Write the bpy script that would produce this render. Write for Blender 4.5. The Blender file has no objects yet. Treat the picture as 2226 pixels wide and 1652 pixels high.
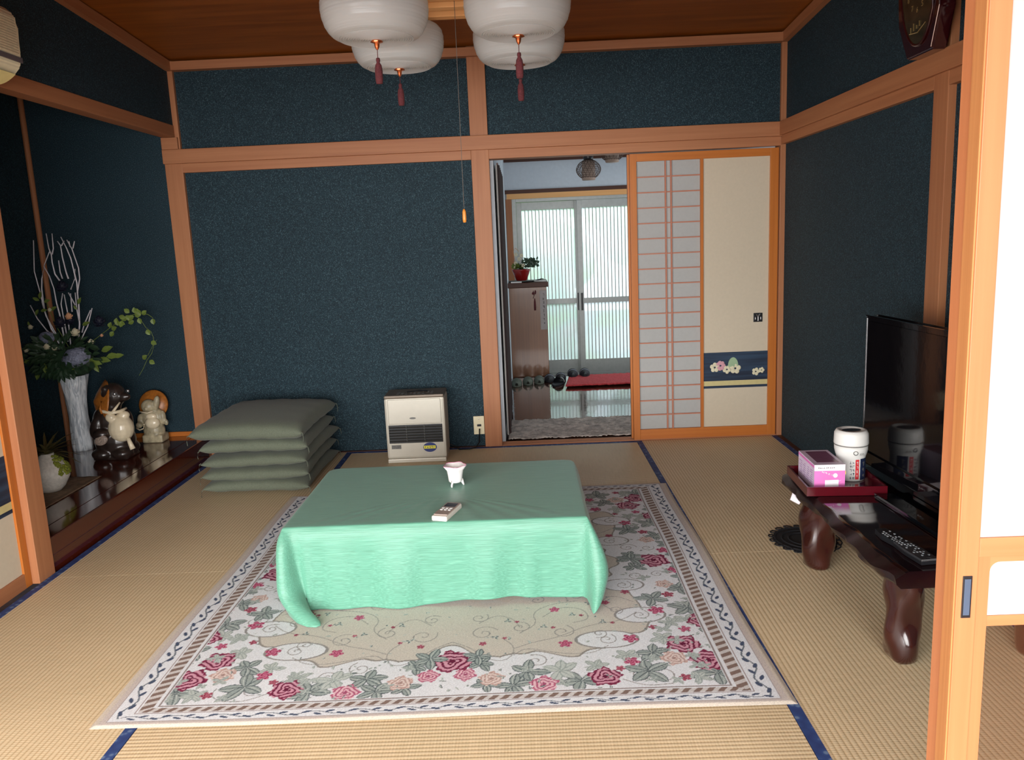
import bpy, bmesh, math, random
import numpy as np
from mathutils import Vector, Matrix
random.seed(7)
C = bpy.context.scene.collection
PI = math.pi

# ------------------------------------------------------------------ camera
F_PX, YAW, PITCH, ROLL = 1744.88, -0.0177, 0.1756, -0.04398
CAM = (0.21789, -4.8931, 1.28825)
def cam_matrix():
    cy, sy, cp, sp = math.cos(YAW), math.sin(YAW), math.cos(PITCH), math.sin(PITCH)
    f = Vector((sy*cp, cy*cp, -sp)); r = Vector((cy, -sy, 0)); u = r.cross(f)
    cr, sr = math.cos(ROLL), math.sin(ROLL)
    r2 = cr*r + sr*u; u2 = -sr*r + cr*u
    return Matrix(((r2.x, u2.x, -f.x, CAM[0]), (r2.y, u2.y, -f.y, CAM[1]), (r2.z, u2.z, -f.z, CAM[2]), (0, 0, 0, 1)))
cd = bpy.data.cameras.new('camera'); cam = bpy.data.objects.new('camera', cd); C.objects.link(cam)
cd.sensor_fit = 'HORIZONTAL'; cd.sensor_width = 36; cd.lens = 36*F_PX/2226; cd.clip_start = .02
cam.matrix_world = cam_matrix(); bpy.context.scene.camera = cam

# ------------------------------------------------------------------ light
sc = bpy.context.scene
sc.view_settings.view_transform = 'Standard'; sc.view_settings.look = 'None'
sc.view_settings.gamma = 1; sc.view_settings.use_curve_mapping = False
sc.view_settings.exposure = 0.10
w = bpy.data.worlds.new('sky'); sc.world = w; w.use_nodes = True
w.node_tree.nodes['Background'].inputs[0].default_value = (.80, .90, 1, 1)
w.node_tree.nodes['Background'].inputs[1].default_value = 1.7
def area(name, loc, rot, sx, sy, e, col):
    l = bpy.data.lights.new(name, 'AREA'); l.shape = 'RECTANGLE'; l.size = sx; l.size_y = sy; l.energy = e; l.color = col
    o = bpy.data.objects.new(name, l); C.objects.link(o); o.location = loc; o.rotation_euler = rot
    return o
# daylight through the veranda glazing behind the viewer, and through the entrance door
area('veranda_daylight', (-1.1, -8.0, 2.3), (math.radians(84), 0, math.radians(-5)), 9.0, 4.4, 1850, (1, .985, .96))
area('hall_fill_light', (2.46, 2.4, 1.25), (0, math.radians(90), 0), 1.0, 1.2, 16, (.93, .97, 1))  # fill light added to brighten the hall, not a known window
area('entrance_daylight', (1.4, 7.2, 4.0), (math.radians(-58), 0, 0), 5.0, 3.0, 480, (.92, .98, 1))

# ------------------------------------------------------------------ materials
def srgb(r, g, b):
    f = lambda c: (c/255/12.92) if c/255 <= .04045 else ((c/255+.055)/1.055)**2.4
    return (f(r), f(g), f(b), 1)
class NT:
    def __init__(s, name):
        s.m = bpy.data.materials.new(name); s.m.use_nodes = True; s.t = s.m.node_tree
        s.p = s.t.nodes['Principled BSDF']; s.out = s.t.nodes['Material Output']
    def n(s, typ, **k):
        o = s.t.nodes.new('ShaderNode'+typ)
        for a, v in k.items():
            if a[0] == '_': setattr(o, a[1:], v)
            else:
                key = a.replace('__', ' ')
                o.inputs[key].default_value = v
        return o
    def l(s, a, b): s.t.links.new(a, b)
    def coord(s, scale=(1, 1, 1), src='Object', rot=(0, 0, 0)):
        tc = s.n('TexCoord'); mp = s.n('Mapping'); s.l(tc.outputs[src], mp.inputs[0])
        mp.inputs['Scale'].default_value = scale; mp.inputs['Rotation'].default_value = rot
        return mp.outputs[0]
    def ramp(s, fac, stops):
        r = s.n('ValToRGB'); e = r.color_ramp.elements
        e[0].position, e[0].color = stops[0]; e[1].position, e[1].color = stops[1]
        for p, c in stops[2:]: x = e.new(p); x.color = c
        s.l(fac, r.inputs[0]); return r.outputs[0]
    def bump(s, h, strength=.3, dist=.002):
        b = s.n('Bump', Strength=strength, Distance=dist); s.l(h, b.inputs['Height']); s.l(b.outputs[0], s.p.inputs['Normal'])
def plain(name, col, rough=.5, metal=0, var=.06, coat=0, scale=30, spec=.5, sheen=0):
    t = NT(name); c = Vector(col[:3])
    nz = t.n('TexNoise', Scale=scale, Detail=3.0); t.l(t.coord(), nz.inputs[0])
    a = (*(c*(1-var)), 1); b = (*[min(1, v*(1+var)) for v in c], 1)
    t.l(t.ramp(nz.outputs['Fac'], [(.3, a), (.7, b)]), t.p.inputs['Base Color'])
    t.p.inputs['Roughness'].default_value = rough; t.p.inputs['Metallic'].default_value = metal
    t.p.inputs['Coat Weight'].default_value = coat; t.p.inputs['Specular IOR Level'].default_value = spec
    t.p.inputs['Sheen Weight'].default_value = sheen
    t.bump(nz.outputs['Fac'], .06)
    return t.m
def wood(name, c1, c2, axis, rough=.5, coat=0, fine=55, spec=.4, contrast=(.3, .75)):
    t = NT(name); sc_ = [fine, fine, fine]; sc_['XYZ'.index(axis)] = 1.6
    co = t.coord(tuple(sc_)); n1 = t.n('TexNoise', Scale=1.0, Detail=4.0, Distortion=.35); t.l(co, n1.inputs[0])
    s2 = [5, 5, 5]; s2['XYZ'.index(axis)] = .5
    co2 = t.coord(tuple(s2)); n2 = t.n('TexNoise', Scale=1.0, Detail=2.0); t.l(co2, n2.inputs[0])
    mx = t.n('Math', _operation='ADD'); t.l(n1.outputs['Fac'], mx.inputs[0]); t.l(n2.outputs['Fac'], mx.inputs[1])
    hf = t.n('Math', _operation='MULTIPLY'); t.l(mx.outputs[0], hf.inputs[0]); hf.inputs[1].default_value = .5
    t.l(t.ramp(hf.outputs[0], [(contrast[0], c1), (contrast[1], c2)]), t.p.inputs['Base Color'])
    t.p.inputs['Roughness'].default_value = rough; t.p.inputs['Coat Weight'].default_value = coat
    t.p.inputs['Coat Roughness'].default_value = .08
    t.p.inputs['Specular IOR Level'].default_value = spec
    t.bump(n1.outputs['Fac'], .12, .001)
    return t.m
M = {}
for ax in 'XYZ':
    M['post'+ax] = wood('post_wood_'+ax, srgb(154, 96, 62), srgb(182, 124, 84), ax, .55)
    M['frame'+ax] = wood('door_frame_wood_'+ax, srgb(172, 94, 34), srgb(198, 120, 50), ax, .4)
    M['shoji'+ax] = wood('shoji_wood_'+ax, srgb(160, 98, 60), srgb(188, 126, 84), ax, .45)
M['rough'] = wood('rough_brown_wood', srgb(150, 96, 52), srgb(186, 132, 80), 'Z', .7, fine=130)
M['light_wood'] = wood('pale_wood', srgb(226, 160, 96), srgb(244, 190, 124), 'X', .5)
M['dark_wood'] = wood('dark_brown_wood', srgb(60, 30, 18), srgb(92, 50, 30), 'X', .5)
M['muntin'] = plain('muntin_wood', srgb(178, 112, 86), .5)
# navy sparkly plaster
def wallmat():
    t = NT('navy_glitter_plaster'); co = t.coord()
    n1 = t.n('TexNoise', Scale=260.0, Detail=2.0); t.l(co, n1.inputs[0])
    n2 = t.n('TexNoise', Scale=2.2, Detail=2.0); t.l(co, n2.inputs[0])
    c1 = t.ramp(n1.outputs['Fac'], [(.34, srgb(10, 25, 34)), (.60, srgb(33, 59, 70)), (.74, srgb(90, 112, 118))])
    mx = t.n('Mix', _data_type='RGBA', _blend_type='MULTIPLY'); mx.inputs[0].default_value = .5
    t.l(c1, mx.inputs[6]); t.l(t.ramp(n2.outputs['Fac'], [(.3, (.75, .8, .8, 1)), (.7, (1, 1, 1, 1))]), mx.inputs[7])
    t.l(mx.outputs[2], t.p.inputs['Base Color']); t.p.inputs['Roughness'].default_value = .75
    t.p.inputs['Specular IOR Level'].default_value = .35
    t.bump(n1.outputs['Fac'], .6, .003); return t.m
M['wall'] = wallmat()
def ceilmat():
    t = NT('ceiling_boards'); co = t.coord((1.2, 14, 14)); n1 = t.n('TexNoise', Scale=1.5, Detail=4.0, Distortion=.6); t.l(co, n1.inputs[0])
    t.l(t.ramp(n1.outputs['Fac'], [(.3, srgb(128, 68, 16)), (.7, srgb(156, 88, 26))]), t.p.inputs['Base Color'])
    t.p.inputs['Roughness'].default_value = .45; return t.m
M['ceil'] = ceilmat()
def tatami(name, axis):
    t = NT(name); co = t.coord()
    sx = t.n('SeparateXYZ'); t.l(co, sx.inputs[0])
    def wav(o, per, off=0):
        m = t.n('Math', _operation='MULTIPLY'); t.l(o, m.inputs[0]); m.inputs[1].default_value = 2*PI/per
        s = t.n('Math', _operation='SINE'); t.l(m.outputs[0], s.inputs[0]); return s.outputs[0]
    a = sx.outputs['Y' if axis == 'X' else 'X']; b = sx.outputs['X' if axis == 'X' else 'Y']
    rib = wav(a, .0304); stitch = wav(b, .0085)
    r2 = t.n('Math', _operation='ABSOLUTE'); t.l(rib, r2.inputs[0])
    sm = t.n('Math', _operation='MULTIPLY'); t.l(stitch, sm.inputs[0]); sm.inputs[1].default_value = .16
    ad = t.n('Math', _operation='ADD'); t.l(r2.outputs[0], ad.inputs[0]); t.l(sm.outputs[0], ad.inputs[1])
    nz = t.n('TexNoise', Scale=1.0, Detail=3.0); sc_ = (9, 260, 1) if axis == 'Y' else (260, 9, 1)
    co2 = t.coord(sc_); t.l(co2, nz.inputs[0])
    n3 = t.n('TexNoise', Scale=2.5, Detail=2.0); t.l(co, n3.inputs[0])
    c1 = t.ramp(ad.outputs[0], [(.0, srgb(182, 158, 122)), (.4, srgb(212, 189, 152)), (1.0, srgb(224, 205, 172))])
    mx = t.n('Mix', _data_type='RGBA', _blend_type='MULTIPLY'); mx.inputs[0].default_value = .6
    t.l(c1, mx.inputs[6]); t.l(t.ramp(nz.outputs['Fac'], [(.3, (.80, .78, .72, 1)), (.7, (1, 1, 1, 1))]), mx.inputs[7])
    m2 = t.n('Mix', _data_type='RGBA', _blend_type='MULTIPLY'); m2.inputs[0].default_value = .5
    t.l(mx.outputs[2], m2.inputs[6]); t.l(t.ramp(n3.outputs['Fac'], [(.3, (.85, .84, .8, 1)), (.7, (1, 1, 1, 1))]), m2.inputs[7])
    t.l(m2.outputs[2], t.p.inputs['Base Color']); t.p.inputs['Roughness'].default_value = .55
    t.bump(ad.outputs[0], .3, .002); return t.m
M['tatX'] = tatami('rush_weave_ribs_across', 'X'); M['tatY'] = tatami('rush_weave_ribs_along', 'Y')
def herimat():
    t = NT('blue_brocade_border'); v = t.n('TexVoronoi', Scale=38.0); t.l(t.coord(), v.inputs[0])
    t.l(t.ramp(v.outputs['Distance'], [(.18, srgb(96, 118, 150)), (.34, srgb(44, 68, 122)), (.9, srgb(34, 52, 104))]), t.p.inputs['Base Color'])
    t.p.inputs['Roughness'].default_value = .7; return t.m
M['heri'] = herimat()
M['paper'] = None
def papermat(name, col, trans=.35):
    t = NT(name); nz = t.n('TexNoise', Scale=60.0, Detail=3.0); t.l(t.coord(), nz.inputs[0])
    c = Vector(col[:3]); cc = t.ramp(nz.outputs['Fac'], [(.3, (*(c*.96), 1)), (.7, (*c, 1))])
    t.l(cc, t.p.inputs['Base Color']); t.p.inputs['Roughness'].default_value = .9; t.p.inputs['Specular IOR Level'].default_value = .1
    if trans:
        tr = t.n('BsdfTranslucent'); t.l(cc, tr.inputs[0]); mx = t.n('MixShader'); mx.inputs[0].default_value = trans
        t.l(t.p.outputs[0], mx.inputs[1]); t.l(tr.outputs[0], mx.inputs[2]); t.l(mx.outputs[0], t.out.inputs[0])
    return t.m
M['paper'] = papermat('shoji_paper', srgb(200, 200, 198), .3)
M['fusuma'] = papermat('fusuma_paper', srgb(202, 189, 168), 0)
def bandmat():
    t = NT('navy_paper_band'); n = t.n('TexNoise', Scale=1.0, Detail=2.0); t.l(t.coord((2, 2, 40)), n.inputs[0])
    t.l(t.ramp(n.outputs['Fac'], [(.35, srgb(14, 28, 50)), (.65, srgb(38, 60, 84))]), t.p.inputs['Base Color'])
    t.p.inputs['Roughness'].default_value = .7; return t.m
M['band'] = bandmat()
M['goldband'] = plain('gold_paper_stripe', srgb(196, 182, 128), .6)
M['black'] = plain('black_plastic', srgb(22, 22, 26), .4)
M['gloss_black'] = plain('glossy_black', srgb(9, 9, 12), .06, var=.02, spec=.5)
M['screen'] = plain('dark_screen', srgb(8, 8, 11), .07, var=.02, spec=.45)
M['silver'] = plain('silver_trim', srgb(190, 190, 192), .25, .9)
M['alu'] = plain('aluminium_frame', srgb(176, 178, 174), .4, .2)
M['cream'] = plain('cream_plastic', srgb(226, 214, 180), .45)
M['white'] = plain('white_plastic', srgb(226, 226, 222), .4, var=.02)
M['porcelain'] = plain('white_porcelain', srgb(236, 232, 230), .2, coat=.5, var=.02)
M['pinkrim'] = plain('pink_glaze', srgb(214, 120, 160), .3)
def lacq(name, c1, c2, axis, rough=.12):
    return wood(name, c1, c2, axis, rough, coat=.7, fine=12)
M['lacquer'] = lacq('dark_red_lacquered_board', srgb(62, 20, 10), srgb(96, 34, 16), 'Y')
M['board'] = lacq('black_lacquered_slab', srgb(12, 5, 8), srgb(30, 10, 14), 'Y', .1)
M['leg'] = lacq('varnished_root_wood', srgb(30, 9, 8), srgb(70, 27, 20), 'Z', .2)
M['tray'] = plain('maroon_lacquer', srgb(78, 8, 20), .22, coat=.6, var=.05)
def cushionmat():
    t = NT('grey_green_linen'); co = t.coord(); n = t.n('TexNoise', Scale=450.0, Detail=2.0); t.l(co, n.inputs[0])
    t.l(t.ramp(n.outputs['Fac'], [(.3, srgb(78, 84, 70)), (.7, srgb(104, 110, 94))]), t.p.inputs['Base Color'])
    t.p.inputs['Roughness'].default_value = .9; t.p.inputs['Sheen Weight'].default_value = .1
    t.bump(n.outputs['Fac'], .2, .001); return t.m
M['cushion'] = cushionmat()
def clothmat():
    t = NT('green_satin_slub'); co = t.coord((14, 14, 320))
    n = t.n('TexNoise', Scale=1.0, Detail=3.0); t.l(co, n.inputs[0])
    co2 = t.coord((10, 330, 330)); n2 = t.n('TexNoise', Scale=1.0, Detail=3.0); t.l(co2, n2.inputs[0])
    t.l(t.ramp(n2.outputs['Fac'], [(.3, srgb(82, 136, 114)), (.6, srgb(94, 152, 130)), (.78, srgb(112, 168, 144))]), t.p.inputs['Base Color'])
    t.p.inputs['Roughness'].default_value = .42; t.p.inputs['Specular IOR Level'].default_value = .35
    t.p.inputs['Sheen Weight'].default_value = .15
    t.bump(n2.outputs['Fac'], .35, .002); return t.m
M['cloth'] = clothmat()
def vcol(name, rough=.9, nscale=420):
    t = NT(name); a = t.n('VertexColor', _layer_name='Col'); n = t.n('TexNoise', Scale=1.0, Detail=2.0)
    t.l(t.coord((nscale*.45, nscale*1.3, 1)), n.inputs[0])
    mx = t.n('Mix', _data_type='RGBA', _blend_type='MULTIPLY'); mx.inputs[0].default_value = 1
    t.l(a.outputs[0], mx.inputs[6]); t.l(t.ramp(n.outputs['Fac'], [(.3, (.74, .75, .77, 1)), (.62, (1, 1, 1, 1))]), mx.inputs[7])
    t.l(mx.outputs[2], t.p.inputs['Base Color']); t.p.inputs['Roughness'].default_value = rough
    t.p.inputs['Specular IOR Level'].default_value = .15
    t.bump(n.outputs['Fac'], .3, .002); return t.m
M['rug'] = vcol('woven_rose_tapestry')
M['navy_rose'] = plain('navy_petals', srgb(16, 18, 40), .6)
M['peach'] = plain('peach_petals', srgb(226, 170, 130), .6)
M['cream_p'] = plain('cream_petals', srgb(214, 206, 176), .6)
M['hyd'] = plain('silver_blue_petals', srgb(132, 136, 156), .6, var=.3, scale=80)
M['leaf_l'] = plain('light_green_leaf', srgb(104, 122, 52), .5, var=.2)
M['leaf_d'] = plain('dark_green_leaf', srgb(44, 66, 44), .5, var=.25)
M['branch'] = plain('silver_branch', srgb(226, 220, 226), .45, .1)
M['moss'] = plain('moss', srgb(120, 126, 40), .95, var=.4, scale=120)
M['fern'] = plain('olive_fern', srgb(84, 76, 36), .7, var=.3)
def vasemat():
    t = NT('white_bark_glaze'); n = t.n('TexNoise', Scale=1.0, Detail=2.0, Distortion=1.5); t.l(t.coord((60, 60, 9)), n.inputs[0])
    t.l(t.ramp(n.outputs['Fac'], [(.4, srgb(186, 194, 202)), (.6, srgb(240, 244, 248))]), t.p.inputs['Base Color'])
    t.p.inputs['Roughness'].default_value = .25; t.bump(n.outputs['Fac'], .6, .004); return t.m
M['vase'] = vasemat()
M['pot'] = plain('crackled_white_pot', srgb(206, 200, 190), .6, var=.12, scale=90)
M['black_clay'] = plain('dark_brown_glaze', srgb(44, 34, 30), .35, var=.3, coat=.3, scale=25)
M['cream_clay'] = plain('cream_glaze', srgb(226, 210, 180), .3, var=.08, coat=.3)
M['straw'] = plain('amber_straw_glaze', srgb(166, 100, 38), .4, var=.25, scale=60)
M['grey_clay'] = plain('mottled_grey_glaze', srgb(168, 156, 128), .4, var=.35, scale=35)
M['copper'] = plain('polished_copper', srgb(226, 130, 84), .2, .9)
M['maroon'] = plain('maroon_tassel_thread', srgb(84, 32, 36), .9, var=.3, scale=200)
M['orange'] = plain('amber_pull_knob', srgb(206, 128, 50), .4)
M['cordm'] = plain('thin_grey_cord', srgb(90, 84, 78), .7)
M['darkcord'] = plain('black_cable', srgb(14, 14, 16), .5)
M['redmat'] = plain('red_pile', srgb(186, 62, 66), .95, var=.25, scale=70)
M['greymat'] = plain('shaggy_grey_pile', srgb(186, 176, 168), .95, var=.4, scale=26)
M['hallwall'] = plain('white_hall_plaster', srgb(206, 214, 222), .9, var=.03)
M['curtain'] = plain('dark_brown_curtain', srgb(52, 26, 20), .85, var=.3)
M['curtainw'] = plain('white_curtain_edge', srgb(200, 196, 192), .85)
M['cabinet'] = wood('brown_cabinet_veneer', srgb(104, 62, 34), srgb(140, 92, 56), 'Z', .35, coat=.15)
M['redpot'] = plain('glazed_red_pot', srgb(140, 24, 20), .3, coat=.4)
M['hallfloor'] = None
def hallfloor():
    t = NT('polished_dark_floorboards'); co = t.coord()
    br = t.n('TexBrick', Scale=1.0, Mortar__Size=.003, Brick__Width=.9, Row__Height=.115); mp = t.coord((1, 1, 1), rot=(0, 0, PI/2)); t.l(mp, br.inputs[0])
    br.inputs['Color1'].default_value = srgb(58, 30, 20); br.inputs['Color2'].default_value = srgb(86, 50, 36); br.inputs['Mortar'].default_value = srgb(20, 10, 8)
    t.l(br.outputs['Color'], t.p.inputs['Base Color']); t.p.inputs['Roughness'].default_value = .09; t.p.inputs['Coat Weight'].default_value = .6
    n = t.n('TexNoise', Scale=16.0, Detail=2.0, Distortion=1.2); t.l(co, n.inputs[0]); t.bump(n.outputs['Fac'], .25, .004)
    return t.m
M['hallfloor'] = hallfloor()
M['stone'] = plain('grey_entrance_tile', srgb(130, 126, 120), .6)
M['doily'] = plain('black_lace', srgb(12, 10, 16), .8)
M['mesh_wicker'] = plain('brown_wicker', srgb(90, 72, 62), .7, var=.2)
M['hedge'] = plain('garden_green', srgb(110, 150, 80), .8, var=.4, scale=3)
M['ac_grille'] = plain('cream_perforated_grille', srgb(222, 206, 172), .5, var=.12, scale=60)
M['heater'] = plain('warm_silver_enamel', srgb(196, 190, 176), .35, .15, var=.02)
M['heater_top'] = plain('bronze_grey_enamel', srgb(120, 106, 92), .4, .2)
M['bluelogo'] = plain('blue_sticker', srgb(38, 52, 110), .4)
M['yellow'] = plain('yellow_sticker_print', srgb(226, 216, 60), .4)
M['greyprint'] = plain('grey_print', srgb(110, 108, 104), .5)
M['pink'] = plain('pink_card', srgb(222, 120, 190), .4, var=.08, scale=12)
M['lilac'] = plain('pale_lilac_card', srgb(214, 196, 220), .4, var=.05)
M['pinkw'] = plain('white_card_print', srgb(240, 232, 240), .4)
M['plum'] = plain('plum_window_print', srgb(120, 70, 100), .25)
M['navyprint'] = plain('navy_print', srgb(28, 40, 70), .45)
M['redprint'] = plain('red_print', srgb(214, 52, 60), .45)
M['green_p'] = plain('sage_print', srgb(150, 176, 140), .6)
M['rose_p'] = plain('dusty_rose_print', srgb(204, 150, 160), .6)
M['rosewood'] = plain('glossy_rosewood', srgb(48, 12, 16), .12, coat=.6, var=.15)
M['dial'] = plain('dark_gold_dial', srgb(66, 56, 40), .15, .3, var=.35, scale=30)
M['gold'] = plain('gold_numerals', srgb(206, 180, 120), .3, .7)
M['slip_d'] = plain('dark_navy_slipper', srgb(24, 24, 32), .7)
M['slip_g'] = plain('pale_grey_green_slipper', srgb(96, 104, 92), .8)
M['slip_s'] = plain('grey_stripe', srgb(130, 134, 146), .7)
M['remote_w'] = plain('ivory_remote_shell', srgb(222, 214, 204), .4)
M['remote_f'] = plain('taupe_remote_face', srgb(158, 142, 134), .4)
M['lcd'] = plain('dark_lcd', srgb(48, 50, 58), .2)
M['remote_tv'] = plain('dark_grey_remote', srgb(58, 58, 62), .35, .3)
def tnode_glass(name, base=.10):
    t = NT(name); tr = t.n('BsdfTransparent'); g = t.n('BsdfGlossy', Roughness=.03); mx = t.n('MixShader'); lw = t.n('LayerWeight', Blend=.5)
    p = t.n('Math', _operation='POWER'); t.l(lw.outputs['Facing'], p.inputs[0]); p.inputs[1].default_value = 4
    a = t.n('Math', _operation='MULTIPLY_ADD'); t.l(p.outputs[0], a.inputs[0]); a.inputs[1].default_value = .6; a.inputs[2].default_value = base*.5
    t.l(a.outputs[0], mx.inputs[0]); t.l(tr.outputs[0], mx.inputs[1]); t.l(g.outputs[0], mx.inputs[2]); t.l(mx.outputs[0], t.out.inputs[0])
    return t.m
M['glass'] = tnode_glass('clear_window_glass')
def ribglass():
    t = NT('ribbed_frosted_glass'); n = t.n('TexNoise', Scale=2.5, Detail=1.0); t.l(t.coord(), n.inputs[0])
    tl = t.n('BsdfTranslucent'); t.l(t.ramp(n.outputs['Fac'], [(.35, (.76, .95, .80, 1)), (.5, (.80, .95, .96, 1)), (.65, (.95, .96, 1, 1))]), tl.inputs[0])
    tr = t.n('BsdfTransparent'); m1 = t.n('MixShader'); m1.inputs[0].default_value = .30
    t.l(tl.outputs[0], m1.inputs[1]); t.l(tr.outputs[0], m1.inputs[2])
    g = t.n('BsdfGlossy', Roughness=.15); m2 = t.n('MixShader'); m2.inputs[0].default_value = .06
    t.l(m1.outputs[0], m2.inputs[1]); t.l(g.outputs[0], m2.inputs[2]); t.l(m2.outputs[0], t.out.inputs[0]); return t.m
M['ribglass'] = ribglass()
def shademat(name, ring=False):
    t = NT(name); co = t.coord((6, 6, 150) if not ring else (1, 1, 1)); n = t.n('TexNoise', Scale=1.0 if not ring else 160., Detail=2.0); t.l(co, n.inputs[0])
    t.p.inputs['Base Color'].default_value = (.68, .71, .71, 1) if not ring else (.70, .71, .72, 1); t.p.inputs['Roughness'].default_value = .25 if not ring else .12
    t.bump(n.outputs['Fac'], .5 if ring else .35, .003)
    tl = t.n('BsdfTranslucent'); tl.inputs[0].default_value = (.9, .89, .84, 1)
    mx = t.n('MixShader'); mx.inputs[0].default_value = .45
    t.l(t.p.outputs[0], mx.inputs[1]); t.l(tl.outputs[0], mx.inputs[2])
    tp = t.n('BsdfTransparent'); m2 = t.n('MixShader'); m2.inputs[0].default_value = .10 if not ring else .35
    t.l(mx.outputs[0], m2.inputs[1]); t.l(tp.outputs[0], m2.inputs[2]); t.l(m2.outputs[0], t.out.inputs[0]); return t.m
M['shade'] = shademat('frosted_glass_shade'); M['shade_ring'] = shademat('ridged_clear_glass', True)

# ------------------------------------------------------------------ geometry helpers
class G:
    """collects shapes into one mesh"""
    def __init__(s): s.b = bmesh.new()
    def box(s, x0, x1, y0, y1, z0, z1, bev=0, rot=None, piv=None):
        r = bmesh.ops.create_cube(s.b, size=1); vs = r['verts']
        for v in vs:
            v.co = Vector(((x0+x1)/2+v.co.x*(x1-x0), (y0+y1)/2+v.co.y*(y1-y0), (z0+z1)/2+v.co.z*(z1-z0)))
        if rot is not None:
            p = Vector(piv or ((x0+x1)/2, (y0+y1)/2, (z0+z1)/2))
            for v in vs: v.co = p + rot @ (v.co-p)
        if bev:
            es = set(e for v in vs for e in v.link_edges)
            bmesh.ops.bevel(s.b, geom=list(es), offset=bev, segments=2, affect='EDGES', profile=.6)
        return s
    def lathe(s, prof, c=(0, 0, 0), seg=32, fn=None, rot=None, sx=1, sy=1):
        rings = []
        for r, z in prof:
            ring = []
            for i in range(seg):
                a = 2*PI*i/seg; rr = r*(fn(a, z) if fn else 1)
                p = Vector((rr*math.cos(a)*sx, rr*math.sin(a)*sy, z))
                if rot is not None: p = rot @ p
                ring.append(s.b.verts.new(p+Vector(c)))
            rings.append(ring)
        for a, b in zip(rings, rings[1:]):
            for i in range(seg): s.b.faces.new((a[i], a[(i+1) % seg], b[(i+1) % seg], b[i]))
        for ring, fl in ((rings[0], True), (rings[-1], False)):
            if (prof[0] if fl else prof[-1])[0] > 1e-5: s.b.faces.new(ring[::-1] if fl else ring)
        return s
    def tube(s, pts, r, seg=8, cap=True):
        pts = [Vector(p) for p in pts]; rs = r if isinstance(r, (list, tuple)) else [r]*len(pts)
        rings = []; up = Vector((0, 0, 1))
        for i, p in enumerate(pts):
            t = (pts[min(i+1, len(pts)-1)]-pts[max(i-1, 0)])
            t = t.normalized() if t.length > 1e-9 else up
            a = t.cross(up if abs(t.z) < .95 else Vector((1, 0, 0))).normalized(); b = t.cross(a)
            rings.append([s.b.verts.new(p+rs[i]*(math.cos(2*PI*k/seg)*a+math.sin(2*PI*k/seg)*b)) for k in range(seg)])
        for a, b in zip(rings, rings[1:]):
            for i in range(seg): s.b.faces.new((a[i], a[(i+1) % seg], b[(i+1) % seg], b[i]))
        if cap: s.b.faces.new(rings[0][::-1]); s.b.faces.new(rings[-1])
        return s
    def ell(s, c, r, rot=None, seg=16):
        q = bmesh.ops.create_uvsphere(s.b, u_segments=seg, v_segments=max(8, seg*2//3), radius=1)
        for v in q['verts']:
            p = Vector((v.co.x*r[0], v.co.y*r[1], v.co.z*r[2]))
            if rot is not None: p = rot @ p
            v.co = p+Vector(c)
        return s
    def prism(s, poly, axis, a0, a1):
        """poly: list of 2-D points; axis 'X','Y' or 'Z' is the extrusion axis"""
        def P(u, v, w):
            return {'Y': (u, w, v), 'X': (w, u, v), 'Z': (u, v, w)}[axis]
        A = [s.b.verts.new(P(u, v, a0)) for u, v in poly]; B = [s.b.verts.new(P(u, v, a1)) for u, v in poly]
        n = len(poly); s.b.faces.new(A); s.b.faces.new(B[::-1])
        for i in range(n): s.b.faces.new((A[i], B[i], B[(i+1) % n], A[(i+1) % n]))
        return s
    def grid(s, nx, ny, fn):
        vs = [[s.b.verts.new(fn(i/nx, j/ny)) for i in range(nx+1)] for j in range(ny+1)]
        for j in range(ny):
            for i in range(nx): s.b.faces.new((vs[j][i], vs[j][i+1], vs[j+1][i+1], vs[j+1][i]))
        return s
    def leaf(s, p, d, up, L, W, cup=.15):
        d = Vector(d).normalized(); u = Vector(up).normalized(); sd = d.cross(u).normalized(); u = sd.cross(d)
        p = Vector(p); prof = [(0, .05), (.2, .7), (.45, 1), (.75, .7), (1, .03)]; rows = []
        for t, w_ in prof:
            c = p+d*L*t - u*L*cup*t*t
            rows.append([s.b.verts.new(c-sd*W*w_*.5+u*W*.12*w_), s.b.verts.new(c), s.b.verts.new(c+sd*W*w_*.5+u*W*.12*w_)])
        for a, b in zip(rows, rows[1:]):
            s.b.faces.new((a[0], a[1], b[1], b[0])); s.b.faces.new((a[1], a[2], b[2], b[1]))
        return s
    def build(s, name, mat, parent=None, smooth=False, wld=True, mats=None):
        bmesh.ops.recalc_face_normals(s.b, faces=s.b.faces)
        if parent is not None and wld:
            off = -Vector(parent.get('_o', (0, 0, 0)))
            bmesh.ops.translate(s.b, verts=s.b.verts, vec=off)
        me = bpy.data.meshes.new(name); s.b.to_mesh(me); s.b.free()
        me.materials.append(mat)
        for p in me.polygons: p.use_smooth = smooth
        o = bpy.data.objects.new(name, me); C.objects.link(o)
        if parent is not None:
            o.parent = parent
            o['_o'] = parent.get('_o', (0, 0, 0)) if wld else (0, 0, 0)
        else: o['_o'] = (0, 0, 0)
        return o
def autosmooth(o, ang=40):
    me = o.data
    for p in me.polygons: p.use_smooth = True
    me.set_sharp_from_angle(angle=math.radians(ang)) if hasattr(me, 'set_sharp_from_angle') else None
def tag(o, label, cat, group=None):
    o['label'] = label; o['category'] = cat
    if group: o['group'] = group
    return o
def thing(name, label, cat, loc=(0, 0, 0), group=None, rz=0):
    o = bpy.data.objects.new(name, None); C.objects.link(o); o.location = loc; o.rotation_euler = (0, 0, rz)
    o.empty_display_size = .05; o['_o'] = tuple(loc); return tag(o, label, cat, group)
def struct(name, g, mat, smooth=False):
    o = g.build(name, mat, None, smooth); o['kind'] = 'structure'; return o
def structE(name, loc=(0, 0, 0)):
    o = bpy.data.objects.new(name, None); C.objects.link(o); o.location = loc; o['_o'] = tuple(loc); o['kind'] = 'structure'; return o
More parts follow.
